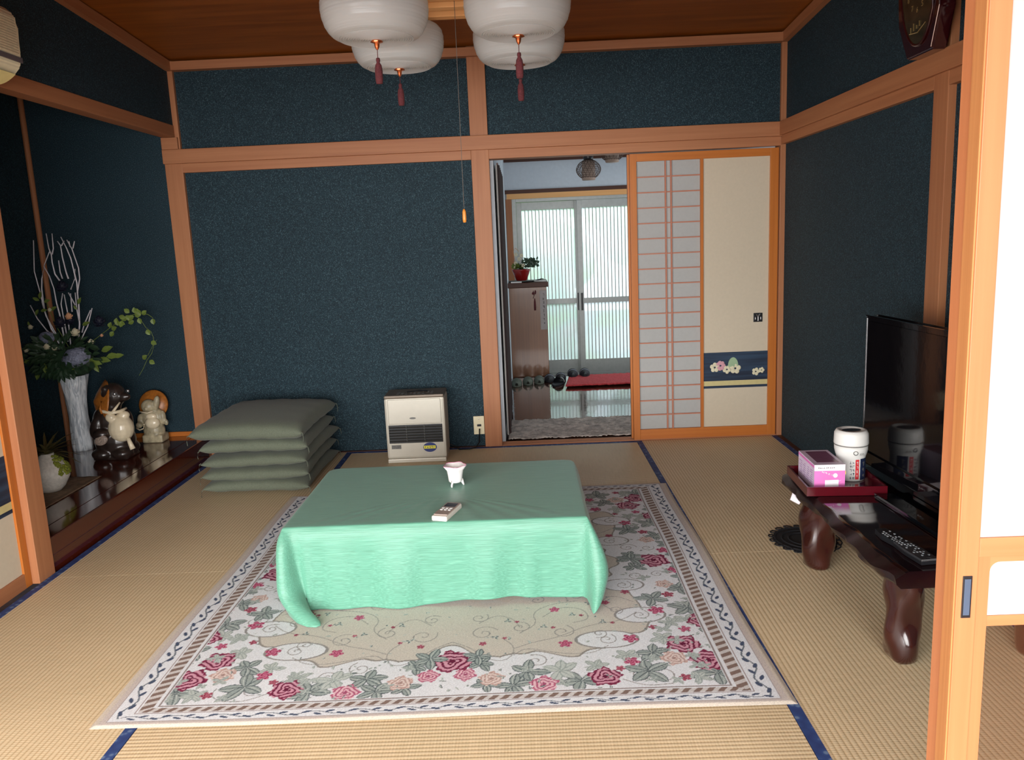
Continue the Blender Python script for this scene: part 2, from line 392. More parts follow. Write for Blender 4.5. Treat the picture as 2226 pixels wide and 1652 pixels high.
def text(name, body, size, mat, mtx, parent, extrude=.0003, font=None):
    cu = bpy.data.curves.new(name, 'FONT'); cu.body = body; cu.size = size; cu.extrude = extrude; cu.align_x = 'CENTER'; cu.align_y = 'CENTER'
    t = bpy.data.objects.new(name+'_tmp', cu); C.objects.link(t); bpy.context.view_layer.update()
    me = bpy.data.meshes.new_from_object(t.evaluated_get(bpy.context.evaluated_depsgraph_get()))
    bpy.data.objects.remove(t); me.transform(mtx)
    if parent is not None: me.transform(Matrix.Translation(-Vector(parent.get('_o', (0, 0, 0)))))
    me.materials.clear(); me.materials.append(mat)
    o = bpy.data.objects.new(name, me); C.objects.link(o)
    if parent is not None: o.parent = parent
    o['_o'] = parent.get('_o', (0, 0, 0)) if parent is not None else (0, 0, 0)
    return o
def scribble(name, cols, rows, w_, h_, mat, mtx, parent, seed=1, th=.0003, vertical=False):
    """rows of small character-like strokes for print too blurred to read; local x right, y up"""
    r = random.Random(seed); g = G(); cw, ch = w_/cols, h_/rows
    for j in range(rows):
        for i in range(cols):
            cx, cy = -w_/2+(i+.5)*cw, -h_/2+(j+.5)*ch; a, b = cw*.38, ch*.38; k = min(a, b)*.20
            for q in range(r.randint(1, 2)): y = cy+r.uniform(-.8, .8)*b; g.box(cx-a*r.uniform(.5, 1), cx+a*r.uniform(.5, 1), y-k, y+k, 0, th)
            for q in range(r.randint(1, 2)): x = cx+r.uniform(-.8, .8)*a; g.box(x-k, x+k, cy-b*r.uniform(.5, 1), cy+b*r.uniform(.5, 1), 0, th)
    bmesh.ops.transform(g.b, matrix=mtx, verts=g.b.verts)
    return g.build(name, mat, parent)
def remesh(o, vox, sm=3):
    m = o.modifiers.new('union', 'REMESH'); m.mode = 'VOXEL'; m.voxel_size = vox; m.use_smooth_shade = True
    s = o.modifiers.new('soft', 'SMOOTH'); s.iterations = sm; s.factor = .6
def rotm(axis, deg): return Matrix.Rotation(math.radians(deg), 3, axis)

# ------------------------------------------------------------------ the room shell
PX = 1.7675          # inner face of the corner posts
WX = 1.7975          # plaster plane of the side walls
ZK, ZN = 1.75, 1.885
def zc(y): return 2.375 + .075*(-y)       # ceiling height over depth
g = G(); g.box(-2.0, 2.0, -3.70, .0, -.16, -.055); struct('floor', g, M['dark_wood'])
g = G(); g.box(-3.4, 3.4, -5.8, -3.72, -.12, -.01); struct('floor_veranda', g, M['shojiX'])
# back wall
g = G(); g.box(-1.80, -.04, .025, .12, 0, 1.80); g.box(-1.80, -.04, .025, .12, 1.84, 2.45); g.box(.04, 1.86, .025, .12, 1.84, 2.45)
g.box(-2.75, -1.86, .004, .12, 0, 2.45)
struct('wall_back', g, M['wall'])
g = G(); g.prism([(-1.77, 2.0), (-.0, 2.0), (-.0, 2.5), (-1.77, 2.65)], 'X', -1.86, -WX)
g.box(-2.78, -2.69, -1.9, .004, 0, 2.4); g.box(-2.78, -1.86, -1.90, -1.82, 0, 2.4)
g.box(-1.88, -1.84, -3.7, -1.88, 0, 2.75); g.box(-1.84, -1.80, -3.7, -1.88, 1.84, 2.75)
struct('wall_left', g, M['wall'])
g = G(); g.box(WX, 1.92, -3.70, .12, 0, 2.75); struct('wall_right', g, M['wall'])
g = G(); g.box(-1.9, 1.9, -3.73, -3.60, 1.80, 2.75); struct('wall_front', g, M['wall'])
g = G(); g.prism([(.12, zc(0)), (-3.75, zc(-3.75)), (-3.75, zc(-3.75)+.05), (.12, zc(0)+.05)], 'X', -1.9, 1.95)
o = struct('ceiling', g, M['ceil'])
g = G(); g.box(-2.78, -1.84, -1.9, .1, 2.36, 2.42); struct('ceiling_alcove', g, M['ceil'])
g = G(); g.box(-3.4, 3.4, -5.9, -3.70, 2.3, 2.36); struct('ceiling_veranda', g, M['light_wood'])
g = G(); g.box(-3.4, 1.4, -5.9, -5.78, 1.86, 2.36); g.box(1.4, 3.46, -5.9, -5.78, -.1, 2.36); g.box(-3.46, -3.4, -5.9, -3.6, -.1, 2.36); g.box(3.4, 3.46, -5.9, -3.6, -.1, 2.36); g.box(-3.4, -1.88, -3.73, -3.62, 0, 2.3); g.box(1.92, 3.4, -3.73, -3.62, 0, 2.3)  # head and right front piece added out of view to shade the near shoji
struct('wall_veranda_light_block', g, M['hallwall'])
# ceiling joint lines: battens along the depth
n = 0
def trim(g, m, bev=False):
    global n; n += 1
    o = struct('trim_%d' % n, g, m); return o
# posts (face at Y=0)
def post(x0, x1, y0, y1, z0, z1, ax='Z', b=.003, m='post'):
    g = G(); g.box(x0, x1, y0, y1, z0, z1, b); return trim(g, M[m+ax])
post(-1.8725, -PX, 0, .11, 0, 2.42)           # corner post by the alcove
post(-.0525, .0525, 0, .11, 0, 2.42)          # middle post
post(PX, 1.8725, 0, .11, 0, 2.42)             # right corner post
post(PX, 1.8725, -1.8725, -PX, 0, 2.60)       # right wall post
post(-1.8725, -PX, -1.877, -1.768, 0, 2.60)   # alcove post
# nageshi and kamoi on the back wall
g = G(); g.box(-1.8725, 1.775, -.022, .05, 1.803, ZN, .004); trim(g, M['postX'])
g = G(); g.box(-PX, -.0525, -.004, .09, ZK, 1.803, .002); trim(g, M['postX'])
g = G(); g.box(.0525, PX, -.004, .105, ZK, 1.803, .002); trim(g, M['postX'])
g = G(); g.box(-1.872, -1.775, -.018, -.001, 1.886, 1.953, .002); trim(g, M['postX'])   # block at the alcove corner
# ceiling edge rails
g = G(); g.box(-1.80, 1.80, -.03, .03, 2.325, 2.374, .003); trim(g, M['postX'])
for s in (-1, 1):
    g = G(); xa, xb = sorted((s*(WX-.035), s*(WX+.03)))
    g.prism([(-.03, zc(-.03)-.052), (-3.6, zc(-3.6)-.052), (-3.6, zc(-3.6)-.001), (-.03, zc(-.03)-.001)], 'X', xa, xb)
    trim(g, M['postY'])
# alcove lintel
g = G(); g.box(-1.868, -1.792, -1.768, -.002, 1.955, 2.022, .003); trim(g, M['postY'])
# nageshi on the right wall, and lower strip
g = G(); g.box(1.752, WX, -3.6, -.024, 1.806, ZN, .003); trim(g, M['postY'])
g = G(); g.box(1.768, WX, -1.7675, -.005, 1.757, 1.806, .002); trim(g, M['postY'])
g = G(); g.box(1.768, WX, -3.6, -1.8725, 1.757, 1.806, .002); trim(g, M['postY'])
# nageshi + kamoi above the closet door (left), nearest the viewer
g = G(); g.box(-WX, -1.752, -3.6, -1.877, 1.806, ZN, .003); trim(g, M['postY'])
g = G(); g.box(-1.84, -1.77, -3.6, -1.877, 1.75, 1.806, .002); trim(g, M['postY'])
# thin corner pole in the alcove, skirting strips in alcove
g = G(); g.tube([(-2.672, -.012, .15), (-2.672, -.012, 2.36)], .016, 10); trim(g, M['postZ'])
g = G(); g.box(-2.655, -1.8725, -.012, .004, .15, .178, .002); o = trim(g, M['frameX'])
# front lintel & threshold
g = G(); g.box(-1.8, 1.8, -3.73, -3.60, 1.765, 1.803, .002); trim(g, M['shojiX'])
g = G(); g.box(-1.9, 1.9, -3.74, -3.645, -.05, .002, .002); trim(g, M['shojiX'])
# threshold to the hall with grooves
g = G(); g.box(.0525, 1.7675, .002, .105, -.05, .0, 0)
for y in (.012, .036, .06, .084): g.box(.0525, 1.7675, y, y+.011, 0, .006)
trim(g, M['postX'])
for a, b in ((-1.7675, -.001), (-3.64, -1.8725)):
    g = G(); g.box(1.7678, WX, a, b, -.06, .003); trim(g, M['dark_wood'])
# floor strips along the walls
g = G(); g.box(-PX, .0525, .0005, .025, -.05, .004); trim(g, M['dark_wood'])

# alcove dais (raised floor)
g = G(); g.box(-2.69, -1.872, -1.82, .004, .10, .15, .0); g.box(-1.872, -1.7725, -1.768, -.001, .07, .15, .006); g.box(-1.86, -1.785, -1.768, -.001, -.03, .071, 0)
o = struct('floor_alcove', g, M['lacquer'])

# ------------------------------------------------------------------ tatami mats
def mat_obj(x0, x1, y0, y1, long, label):
    cx, cy = (x0+x1)/2, (y0+y1)/2; t = thing('tatami_mat', label, 'tatami mat', (cx, cy, -.055), 'tatami mats of the room floor')
    hw = .032
    g = G()
    if long == 'Y': g.box(x0+hw, x1-hw, y0+.001, y1-.001, -.055, 0)
    else: g.box(x0+.001, x1-.001, y0+hw, y1-hw, -.055, 0)
    g.build('rush_cover', M['tat'+long], t)
    for k in (0, 1):
        g = G()
        if long == 'Y': a = x0+.0005 if k == 0 else x1-hw; g.box(a, a+hw-.0005, y0+.001, y1-.001, -.055, .0012)
        else: a = y0+.0005 if k == 0 else y1-hw; g.box(x0+.001, x1-.001, a, a+hw-.0005, -.055, .0012)
        g.build('cloth_border', M['heri'], t)
XL = -1.7675; XR = 1.7675
mat_obj(XL, -.895, -1.82, 0, 'Y', 'tatami mat in the far left, beneath the stacked cushions and beside the alcove')
mat_obj(XL, -.895, -3.64, -1.82, 'Y', 'tatami mat at near left, beside the closet door')
mat_obj(.895, XR, -1.82, 0, 'Y', 'tatami mat at far right, in front of the closed sliding door')
mat_obj(.895, XR, -3.64, -1.82, 'Y', 'tatami mat at near right, under the black TV board')
mat_obj(-.894, .894, -.91, 0, 'X', 'tatami mat before the hall doorway, with the heater on it')
mat_obj(-.894, .894, -1.82, -.91, 'X', 'tatami mat covered by the far half of the rose rug')
mat_obj(-.894, .894, -2.73, -1.82, 'X', 'tatami mat covered by the near half of the rose rug')
mat_obj(-.894, .894, -3.64, -2.73, 'X', 'tatami mat at the bottom centre, in front of the rug')

# ------------------------------------------------------------------ sliding doors
def frame_rect(parent, name, x0, x1, z0, z1, y0, y1, wl, wr, wb, wt, m='frame'):
    """four frame members, each a part"""
    for nm, b, ax in (('stile', (x0, x0+wl, z0, z1), 'Z'), ('stile', (x1-wr, x1, z0, z1), 'Z'), ('bottom_rail', (x0+wl, x1-wr, z0, z0+wb), 'X'), ('top_rail', (x0+wl, x1-wr, z1-wt, z1), 'X')):
        g = G(); g.box(b[0], b[1], y0, y1, b[2], b[3], .0015); g.build(nm, M[m+ax], parent)
def blossom(g, cx, cz, r, y, axis='Y', petals=5, ph=0, s=1):
    for k in range(petals):
        a = ph+2*PI*k/petals; px, pz = cx+r*.6*math.cos(a), cz+r*.6*math.sin(a)
        c = (px, y, pz) if axis == 'Y' else (y, px, pz)
        rr = (r*.45, .0012, r*.45) if axis == 'Y' else (.0012, r*.45, r*.45)
        g.ell(c, rr, seg=10)
# door between the room and the hall: half shoji grid, half decorated paper
d1 = structE('door_1', (1.32, .02, 0))
frame_rect(d1, 'frame', .882, 1.762, .006, 1.742, .012, .042, .04, .05, .062, .045)
g = G(); g.box(1.300, 1.317, .012, .042, .068, 1.697); g.build('middle_stile', M['frameZ'], d1)
g = G(); g.box(.922, 1.300, .030, .034, .068, 1.697); g.build('shoji_paper', M['paper'], d1)
g = G()
for x in (1.094, 1.127): g.box(x-.004, x+.004, .018, .030, .068, 1.697)
for k in range(1, 18):
    z = .068+k*(1.697-.068)/18; g.box(.922, 1.300, .020, .030, z-.0035, z+.0035)
g.build('lattice', M['muntin'], d1)
g = G(); g.box(1.317, 1.712, .024, .036, .068, 1.697); g.build('paper_panel', M['fusuma'], d1)
def band(parent, a0, a1, yf, axis='Y', z=(.357, .535), flip=False, shift=0.):
    def bx(z0, z1, th, m, nm):
        g = G()
        if axis == 'Y': g.box(a0, a1, yf-th, yf+.001, z0, z1)
        else: g.box(yf-.001, yf+th, a0, a1, z0, z1)
        return g.build(nm, m, parent)
    bx(z[0], z[1], .0015, M['band'], 'navy_band'); bx(z[0]-.030, z[0]-.001, .0015, M['goldband'], 'gold_stripe'); bx(z[0]-.046, z[0]-.031, .0015, M['band'], 'navy_stripe')
    W_ = a1-a0; zb = z[0]
    yy = yf-.002 if axis == 'Y' else yf+.002
    S = lambda u: a0+u*W_ if not flip else a1-u*W_
    g = G(); blossom(g, S(.18), zb+.085, .030, yy, axis, ph=.3); blossom(g, S(.37), zb+.07, .026, yy, axis, ph=1); blossom(g, S(.50), zb+.075, .034, yy, axis, ph=.2); blossom(g, S(.82), zb+.05, .024, yy, axis); blossom(g, S(.91), zb+.058, .018, yy, axis)
    g.build('cream_blossoms', M['cream_p'], parent, True)
    g = G(); blossom(g, S(.27), zb+.095, .030, yy, axis, 7); g.build('pink_blossom', M['rose_p'], parent, True)
    g = G(); pts = [(S(.40), zb+.085)]+[(S(.40)+(S(.53)-S(.40))*(.5-.62*math.cos(a)), zb+.09+.055*math.sin(a)) for a in [PI*k/10 for k in range(11)]]
    g.prism(pts, axis, yy-.001, yy+.001); g.build('fan_motif', M['green_p'], parent)
band(d1, 1.317, 1.712, .024)
g = G(); g.box(1.623, 1.678, .0195, .024, .715, .770, .002); hp = g.build('door_pull', M['black'], d1)
g = G(); g.tube([(1.640, .0185, .762), (1.651, .0185, .748), (1.651, .0185, .722)], .003, 6); g.tube([(1.662, .0185, .764), (1.651, .0185, .748)], .003, 6)
g.tube([(1.634, .0185, .745), (1.634, .0185, .730)], .002, 6); g.tube([(1.667, .0185, .745), (1.667, .0185, .730)], .002, 6)
g.build('inlay', M['silver'], hp)
# second leaf parked right behind it
d2 = structE('door_2', (1.30, .07, 0))
frame_rect(d2, 'frame', .872, 1.76, .006, 1.742, .050, .080, .04, .05, .062, .045)
g = G(); g.box(.912, 1.71, .062, .068, .068, 1.697); g.build('paper_panel', M['fusuma'], d2)
# closet sliding door on the left wall
d3 = structE('door_3', (-1.81, -2.3, 0))
for nm, b, ax in (('stile', (-1.918, -1.878, .0, 1.75), 'Z'), ('stile', (-2.78, -2.74, 0, 1.75), 'Z'), ('bottom_rail', (-2.74, -1.918, 0, .06), 'Y'), ('top_rail', (-2.74, -1.918, 1.71, 1.75), 'Y')):
    g = G(); g.box(-1.83, -1.797, b[0], b[1], b[2], b[3], .0015); g.build(nm, M['frame'+ax] if nm != 'bottom_rail' else M['postY'], d3)
g = G(); g.box(-1.822, -1.806, -2.74, -1.918, .06, 1.71); g.build('paper_panel', M['fusuma'], d3)
band(d3, -2.74, -1.918, -1.806, 'X', z=(.362, .545), flip=True)
d3b = structE('door_4', (-1.81, -3.2, 0))
for nm, b, ax in (('stile', (-2.79, -2.75, .0, 1.75), 'Z'), ('stile', (-3.64, -3.60, 0, 1.75), 'Z'), ('bottom_rail', (-3.60, -2.79, 0, .06), 'Y'), ('top_rail', (-3.60, -2.79, 1.71, 1.75), 'Y')):
    g = G(); g.box(-1.795, -1.775, b[0], b[1], b[2], b[3], .0015); g.build(nm, M['frame'+ax], d3b)
g = G(); g.box(-1.790, -1.780, -3.60, -2.79, .06, 1.71); g.build('paper_panel', M['fusuma'], d3b)
# front shoji with glass lower part (the near one), and a second parked behind
def yukimi(name, X0, X1, y0, y1, near):
    d = structE(name, ((X0+X1)/2, (y0+y1)/2, 0)); wS = .033
    for nm, b, ax in (('stile', (X0, X0+wS, .004, 1.764), 'Z'), ('stile', (X1-wS, X1, .004, 1.764), 'Z'), ('bottom_rail', (X0+wS, X1-wS, .004, .09), 'X'), ('top_rail', (X0+wS, X1-wS, 1.72, 1.764), 'X'), ('middle_rail', (X0+wS, X1-wS, .753, .785), 'X')):
        g = G(); g.box(b[0], b[1], y0, y1, b[2], b[3], .001); g.build(nm, M['shoji'+ax] if near else M['shoji'+ax], d)
    # rough inner edge strip on the meeting stile
    if near:
        g = G(); g.box(X0-.0025, X0, y0+.003, y1-.001, .004, 1.764); g.build('edge_strip', M['rough'], d)
        # hikite
        g = G(); g.box(X0+.009, X0+.024, y0-.0015, y0+.004, .650, .722, .0008); h = g.build('door_pull', M['black'], d)
        g = G(); g.box(X0+.0115, X0+.0215, y0-.0022, y0-.0012, .655, .717, .0004); g.build('recess', plain('slate_blue_recess', srgb(62, 76, 96), .5), h)
    g = G(); g.box(X0+wS, X1-wS, y0+.004, y0+.006, .785, 1.72); g.build('upper_paper', M['paper'], d)
    g = G()
    for k in range(1, 5): z = .785+k*(1.72-.785)/5; g.box(X0+wS, X1-wS, y0+.006, y0+.014, z-.003, z+.003)
    for k in range(1, 3): x = X0+wS+k*(X1-X0-2*wS)/3; g.box(x-.003, x+.003, y0+.006, y0+.014, .785, 1.72)
    g.build('lattice', M['shojiX'], d)
    # inner frame below the middle rail, with a rounded corner, small paper band, rail and glass
    xi0, xi1 = X0+wS, X1-wS; wi = .020
    g = G(); g.box(xi0, xi0+wi, y0+.003, y1-.003, .09, .753); g.build('inner_stile', M['shojiZ'], d)
    g = G(); g.box(xi1-wi, xi1, y0+.003, y1-.003, .09, .753); g.build('inner_stile', M['shojiZ'], d)
    a0, a1, zt, r = xi0+wi, xi1-wi, .753, .016
    pts = [(a0, zt)]+[(a0, zt-.01-r)]+[(a0+r-r*math.cos(t), zt-.01-r+r*math.sin(t)) for t in [PI/2*k/6 for k in range(7)]]
    pts += [(a1-r+r*math.sin(t), zt-.01-r+r*math.cos(t)) for t in [PI/2*k/6 for k in range(7)]]+[(a1, zt)]
    g = G(); g.prism(pts, 'Y', y0+.003, y1-.003); g.build('inner_top_rail', M['shojiX'], d)
    g = G(); g.box(a0, a1, y0+.006, y0+.008, .650, zt-.002); g.build('lower_paper', M['paper'], d)
    g = G(); g.box(a0, a1, y0+.004, y1-.004, .632, .650); g.build('sash_rail', M['shojiX'], d)
    g = G(); g.box(a0, a1, y0+.011, y0+.014, .09, .632); g.build('glass_pane', M['glass'], d)
    return d
yukimi('door_5', .897, 1.80, -3.672, -3.638, True)
yukimi('door_6', .899, 1.80, -3.634, -3.602, False)

# ------------------------------------------------------------------ hall beyond the doorway
g = G(); g.box(.0, 2.6, .105, 2.45, -.1, -.001); struct('floor_hall', g, M['hallfloor'])
g = G(); g.box(.0, 2.6, 2.45, 4.1, -.3, -.25); g.box(0, 2.6, 2.45, 2.47, -.25, -.03); struct('floor_entrance', g, M['stone'])
g = G(); g.box(.0, .072, .11, 4.1, -.3, 2.3); g.box(2.5, 2.6, .12, 4.1, -.3, 2.3); g.box(1.865, 2.6, .04, .12, -.1, 2.3)
g.box(.072, 2.5, 3.93, 4.05, 1.78, 2.3); g.box(.072, .09, 3.93, 4.05, -.3, 1.78); g.box(2.2, 2.5, 3.93, 4.05, -.3, 1.78)
g.box(.0525, 1.86, .12, .13, 1.80, 2.3)
struct('wall_hall', g, M['hallwall'])
g = G(); g.box(0, 2.6, .1, 4.1, 2.12, 2.16); struct('ceiling_hall', g, M['hallwall'])
g = G(); g.box(.072, 2.5, 3.90, 3.93, 2.075, 2.12); trim(g, M['dark_wood'])
g = G(); g.box(.072, 2.5, 3.90, 3.93, 1.745, 1.785); trim(g, M['dark_wood'])
g = G(); g.box(.09, 2.3, 3.90, 4.0, 1.69, 1.745); trim(g, M['light_wood'])
g = G(); g.box(.076, .14, 3.90, 4.0, -.25, 1.69); trim(g, M['postZ'])
g = G(); g.box(.0525, .0725, .112, .16, 0, 1.75); trim(g, M['curtainw'])
# aluminium entrance doors with ribbed glass
fr = structE('window_1', (1.2, 3.95, -.25))
for nm, b in (('jamb', (.14, .185, 3.91, 3.99, -.25, 1.69)), ('head', (.185, 2.2, 3.91, 3.99, 1.655, 1.69)), ('sill', (.185, 2.2, 3.91, 3.99, -.25, -.225))):
    g = G(); g.box(*b, .002); g.build(nm, M['alu'], fr)
def leaf(name, x0, x1, y0, y1, hx):
    d = structE(name, ((x0+x1)/2, (y0+y1)/2, -.22)); w_ = .055
    zb, zt, zm = -.222, 1.652, .575
    for nm, b in (('stile', (x0, x0+w_, zb, zt)), ('stile', (x1-w_, x1, zb, zt)), ('bottom_rail', (x0+w_, x1-w_, zb, -.075)), ('top_rail', (x0+w_, x1-w_, zt-.08, zt)), ('middle_rail', (x0+w_, x1-w_, zm-.028, zm+.028))):
        g = G(); g.box(b[0], b[1], y0, y1, b[2], b[3], .002); g.build(nm, M['alu'], d)
    for (a, b) in ((-.075, zm-.028), (zm+.028, zt-.08)):
        g = G(); nn = 120
        ym = (y0+y1)/2
        g.grid(nn, 1, lambda u, v: (x0+w_+u*(x1-x0-2*w_), ym+.002*math.sin(u*2*PI*15), a+v*(b-a))); g.build('ribbed_glass', M['ribglass'], d, True)
    g = G(); k = 15
    for i in range(1, k): x = x0+w_+i*(x1-x0-2*w_)/k; g.box(x-.0055, x+.0055, ym+.012, ym+.02, -.075, zt-.08) if False else g.box(x-.0048, x+.0048, y0+.004, y0+.010, -.075, zt-.08)
    g.build('lattice_bars', M['alu'], d)
    if hx is not None:
        g = G(); g.box(hx-.010, hx+.010, y0-.014, y0, .47, .66, .003); g.build('door_handle', M['black'], d)
leaf('door_7', .186, .865, 3.955, 3.985, .832)
leaf('door_8', .835, 1.52, 3.915, 3.945, .868)
leaf('door_9', 1.49, 2.18, 3.955, 3.985, None)
# garden greenery seen blurred through the ribbed glass
hb = thing('garden_bush', 'green garden bush blurred behind the ribbed glass of the entrance', 'bush', (.3, 5.8, -.3))
g = G()
for i in range(70):
    x = -.9+2.6*random.random(); z = random.random()*2.6-.2; 
    if x > .9 and z < 1.3: z += 1.2
    g.ell((x, 5.7+random.random()*.5, z), (.22+.2*random.random(),)*3, seg=10)
g.build('foliage', M['hedge'], hb, True)
g = G(); g.box(-6, 8, 4.06, 12, -.4, -.3); struct('ground', g, M['stone'])

wf = structE('added_window_frame', (2.48, 2.4, 1.25))  # unseen frame made up around the added hall fill light
for nm, b in (('frame_top', (2.44, 2.5, 1.74, 3.06, 1.76, 1.80)), ('frame_bottom', (2.44, 2.5, 1.74, 3.06, .70, .74)), ('frame_side', (2.44, 2.5, 1.74, 1.78, .74, 1.76)), ('frame_side', (2.44, 2.5, 3.02, 3.06, .74, 1.76))):
    g = G(); g.box(*b, .002); g.build(nm, M['alu'], wf)
# curtain along the hall wall
cu = thing('hall_curtain', 'dark brown curtain gathered along the left wall of the hall', 'curtain', (.09, .6, 0))
g = G(); g.grid(90, 1, lambda u, v: (.096+.013*math.sin(u*34), .19+u*.95, .03+v*1.70)); g.build('drape', M['curtain'], cu, True)
g = G(); g.grid(10, 1, lambda u, v: (.088+.006*math.sin(u*9), .162+u*.05, .03+v*1.70)); g.build('pale_edge', M['curtainw'], cu, True)
g = G(); g.tube([(.096, .165, 1.735), (.096, 1.16, 1.735)], .006); g.build('rail', M['dark_wood'], cu)
# shoe cabinet
cb = thing('shoe_cabinet', 'tall brown wooden shoe cabinet left of the entrance door', 'cabinet', (.27, 2.7, -.25))
g = G(); g.box(.095, .44, 2.50, 2.98, -.25, .83, .003); g.build('body', M['cabinet'], cb)
g = G(); g.box(.085, .455, 2.485, 2.99, .83, .875, .004); g.build('top', M['dark_wood'], cb)
g = G(); g.box(.10, .435, 2.492, 2.5, -.20, .0, .001); g.build('plinth_panel', M['dark_wood'], cb)
ns = thing('paper_notice', 'narrow white paper strip with black writing taped to the shoe cabinet', 'notice', (.40, 2.488, .5))
g = G(); g.box(.375, .435, 2.486, 2.4905, .44, .80); g.build('sheet', plain('grey_white_paper', srgb(168, 160, 158), .8), ns)
scribble('writing', 1, 8, .022, .30, M['black'], Matrix.Translation((.408, 2.4858, .63)) @ Matrix.Rotation(PI/2, 4, 'X'), ns, 3)
orn = thing('hanging_charm', 'dark red tassel charm hanging on the front of the shoe cabinet', 'ornament', (.33, 2.49, .6))
g = G(); g.tube([(.318, 2.487, .80), (.325, 2.487, .76), (.315, 2.487, .73)], .004, 6); g.ell((.316, 2.484, .775), (.012, .006, .012)); g.build('cord', M['maroon'], orn, True)
g = G(); g.lathe([(.003, .73), (.008, .70), (.010, .66), (.009, .62)], (.328, 2.482, 0), 10, sy=.4); g.ell((.336, 2.484, .785), (.008, .005, .02)); g.build('tassel', M['maroon'], orn, True)
# plant pot on the cabinet
pp = thing('potted_plant', 'red glazed pot with cream flowers and dark foliage on the shoe cabinet', 'plant', (.245, 2.62, .875))
g = G(); g.lathe([(.0, .89), (.045, .89), (.05, .895), (.085, .985), (.088, .995), (.08, .995), (.07, .96), (0, .96)], (.215, 2.62, 0), 24); g.build('pot', M['redpot'], pp, True)
g = G()
for i in range(110):
    a = random.random()*2*PI; r = .07*math.sqrt(random.random()); c = (.30+r*math.cos(a), 2.62+r*math.sin(a), 1.03+.05*random.random()*1.4-.02)
    g.leaf(c, (random.uniform(-1, 1), random.uniform(-1, .4), random.uniform(-.3, 1)), (0, -1, .5), .035, .018)
for i in range(24): g.leaf((.215, 2.62, .99), (random.uniform(-1, 1), random.uniform(-1, 1), random.uniform(.1, 1.2)), (0, 0, 1), .08, .02)
g.build('dark_foliage', M['leaf_d'], pp)
g = G()
for i in range(14): g.leaf((.19+random.uniform(-.04, .04), 2.61, 1.0), (random.uniform(-1, .3), -.4, random.uniform(.2, 1)), (0, -1, .4), .06, .022)
g.build('light_foliage', M['leaf_l'], pp)
g = G()
for c in ((.165, 2.6, 1.05), (.20, 2.58, 1.09), (.222, 2.58, 1.12), (.145, 2.6, 1.02), (.17, 2.6, 1.13), (.235, 2.57, 1.03)): g = G(); blossom(g, c[0], c[2], .018, c[1]); g.build('cream_flower', M['cream_p'], pp, True)
g = G(); g.tube([(.17, 2.62, .98), (.16, 2.62, 1.08), (.145, 2.61, 1.16), (.17, 2.61, 1.19), (.20, 2.61, 1.16)], .002, 5); g.build('stem', M['orange'], pp)
tr = thing('dark_dish', 'black dish under the red plant pot', 'dish', (.22, 2.62, .875))
g = G(); g.lathe([(.0, .876), (.11, .876), (.125, .888), (.118, .888), (.1, .883), (0, .883)], (.215, 2.62, 0), 24, sy=.8); g.build('plate', M['black'], tr, True)
tr['_o'] = (0, 0, 0)
o = G().box(.115, .215, 2.495, 2.51, .8755, .888, .002).build('white_box', M['white']); tag(o, 'small flat white box at the front left of the shoe cabinet top', 'box')
o = G().lathe([(0, .876), (.05, .876), (.06, .886), (.055, .886), (.045, .880), (0, .880)], (.385, 2.58, 0), 20).build('saucer', M['white'], None, True); tag(o, 'white saucer at the right corner of the shoe cabinet top', 'dish')
g = G()
for i in range(3): g.tube([(.36+.02*i+.018*math.cos(t), 2.575+.016*math.sin(t), .892+.004*i) for t in [2*PI*k/12 for k in range(13)]], .003, 5)
o = g.build('key_ring', M['black']); tag(o, 'dark ring-shaped keys lying on the white saucer', 'keys')

# pendant lanterns
def lantern(cx, cy, zb, label, H=.155, R=.108):
    t = thing('wicker_lantern', label, 'lamp', (cx, cy, zb+H+.06), 'wicker lanterns in the hall')
    g = G(); g.lathe([(.038, zb+H), (.045, zb+H+.02), (.040, zb+H+.07), (.040, 2.12)], (cx, cy, 0), 20); g.build('cap', M['black'], t, True)
    g = G(); prof = []
    nn = 14
    for i in range(18):
        a = 2*PI*i/18
        for s in (-1, 1):
            pts = [(cx+(.045+(R-.045)*math.sin(PI*k/10)**.7)*math.cos(a+s*.08*k), cy+(.045+(R-.045)*math.sin(PI*k/10)**.7)*math.sin(a+s*.08*k), zb+H*k/10) for k in range(11)]
            g.tube(pts, .0016, 4, False)
    for k in range(0, 11): 
        r = .045+(R-.045)*math.sin(PI*k/10)**.7
        g.tube([(cx+r*math.cos(a), cy+r*math.sin(a), zb+H*k/10) for a in [2*PI*j/24 for j in range(25)]], .0016, 4, False)
    g.build('wicker_shade', M['mesh_wicker'], t)
    g = G(); g.lathe([(.0, zb-.012), (.055, zb-.012), (.06, zb), (.056, zb+H*.9), (.03, zb+H)], (cx, cy, 0), 24); g.build('inner_shade', plain('taupe_lamp_paper', srgb(160, 140, 126), .7), t, True)
lantern(.835, 2.3, 1.762, 'round wicker lantern with black cap hanging in the middle of the doorway view')
lantern(1.03, 2.2, 1.895, 'wicker lantern higher up beside the door frame, half cut off')

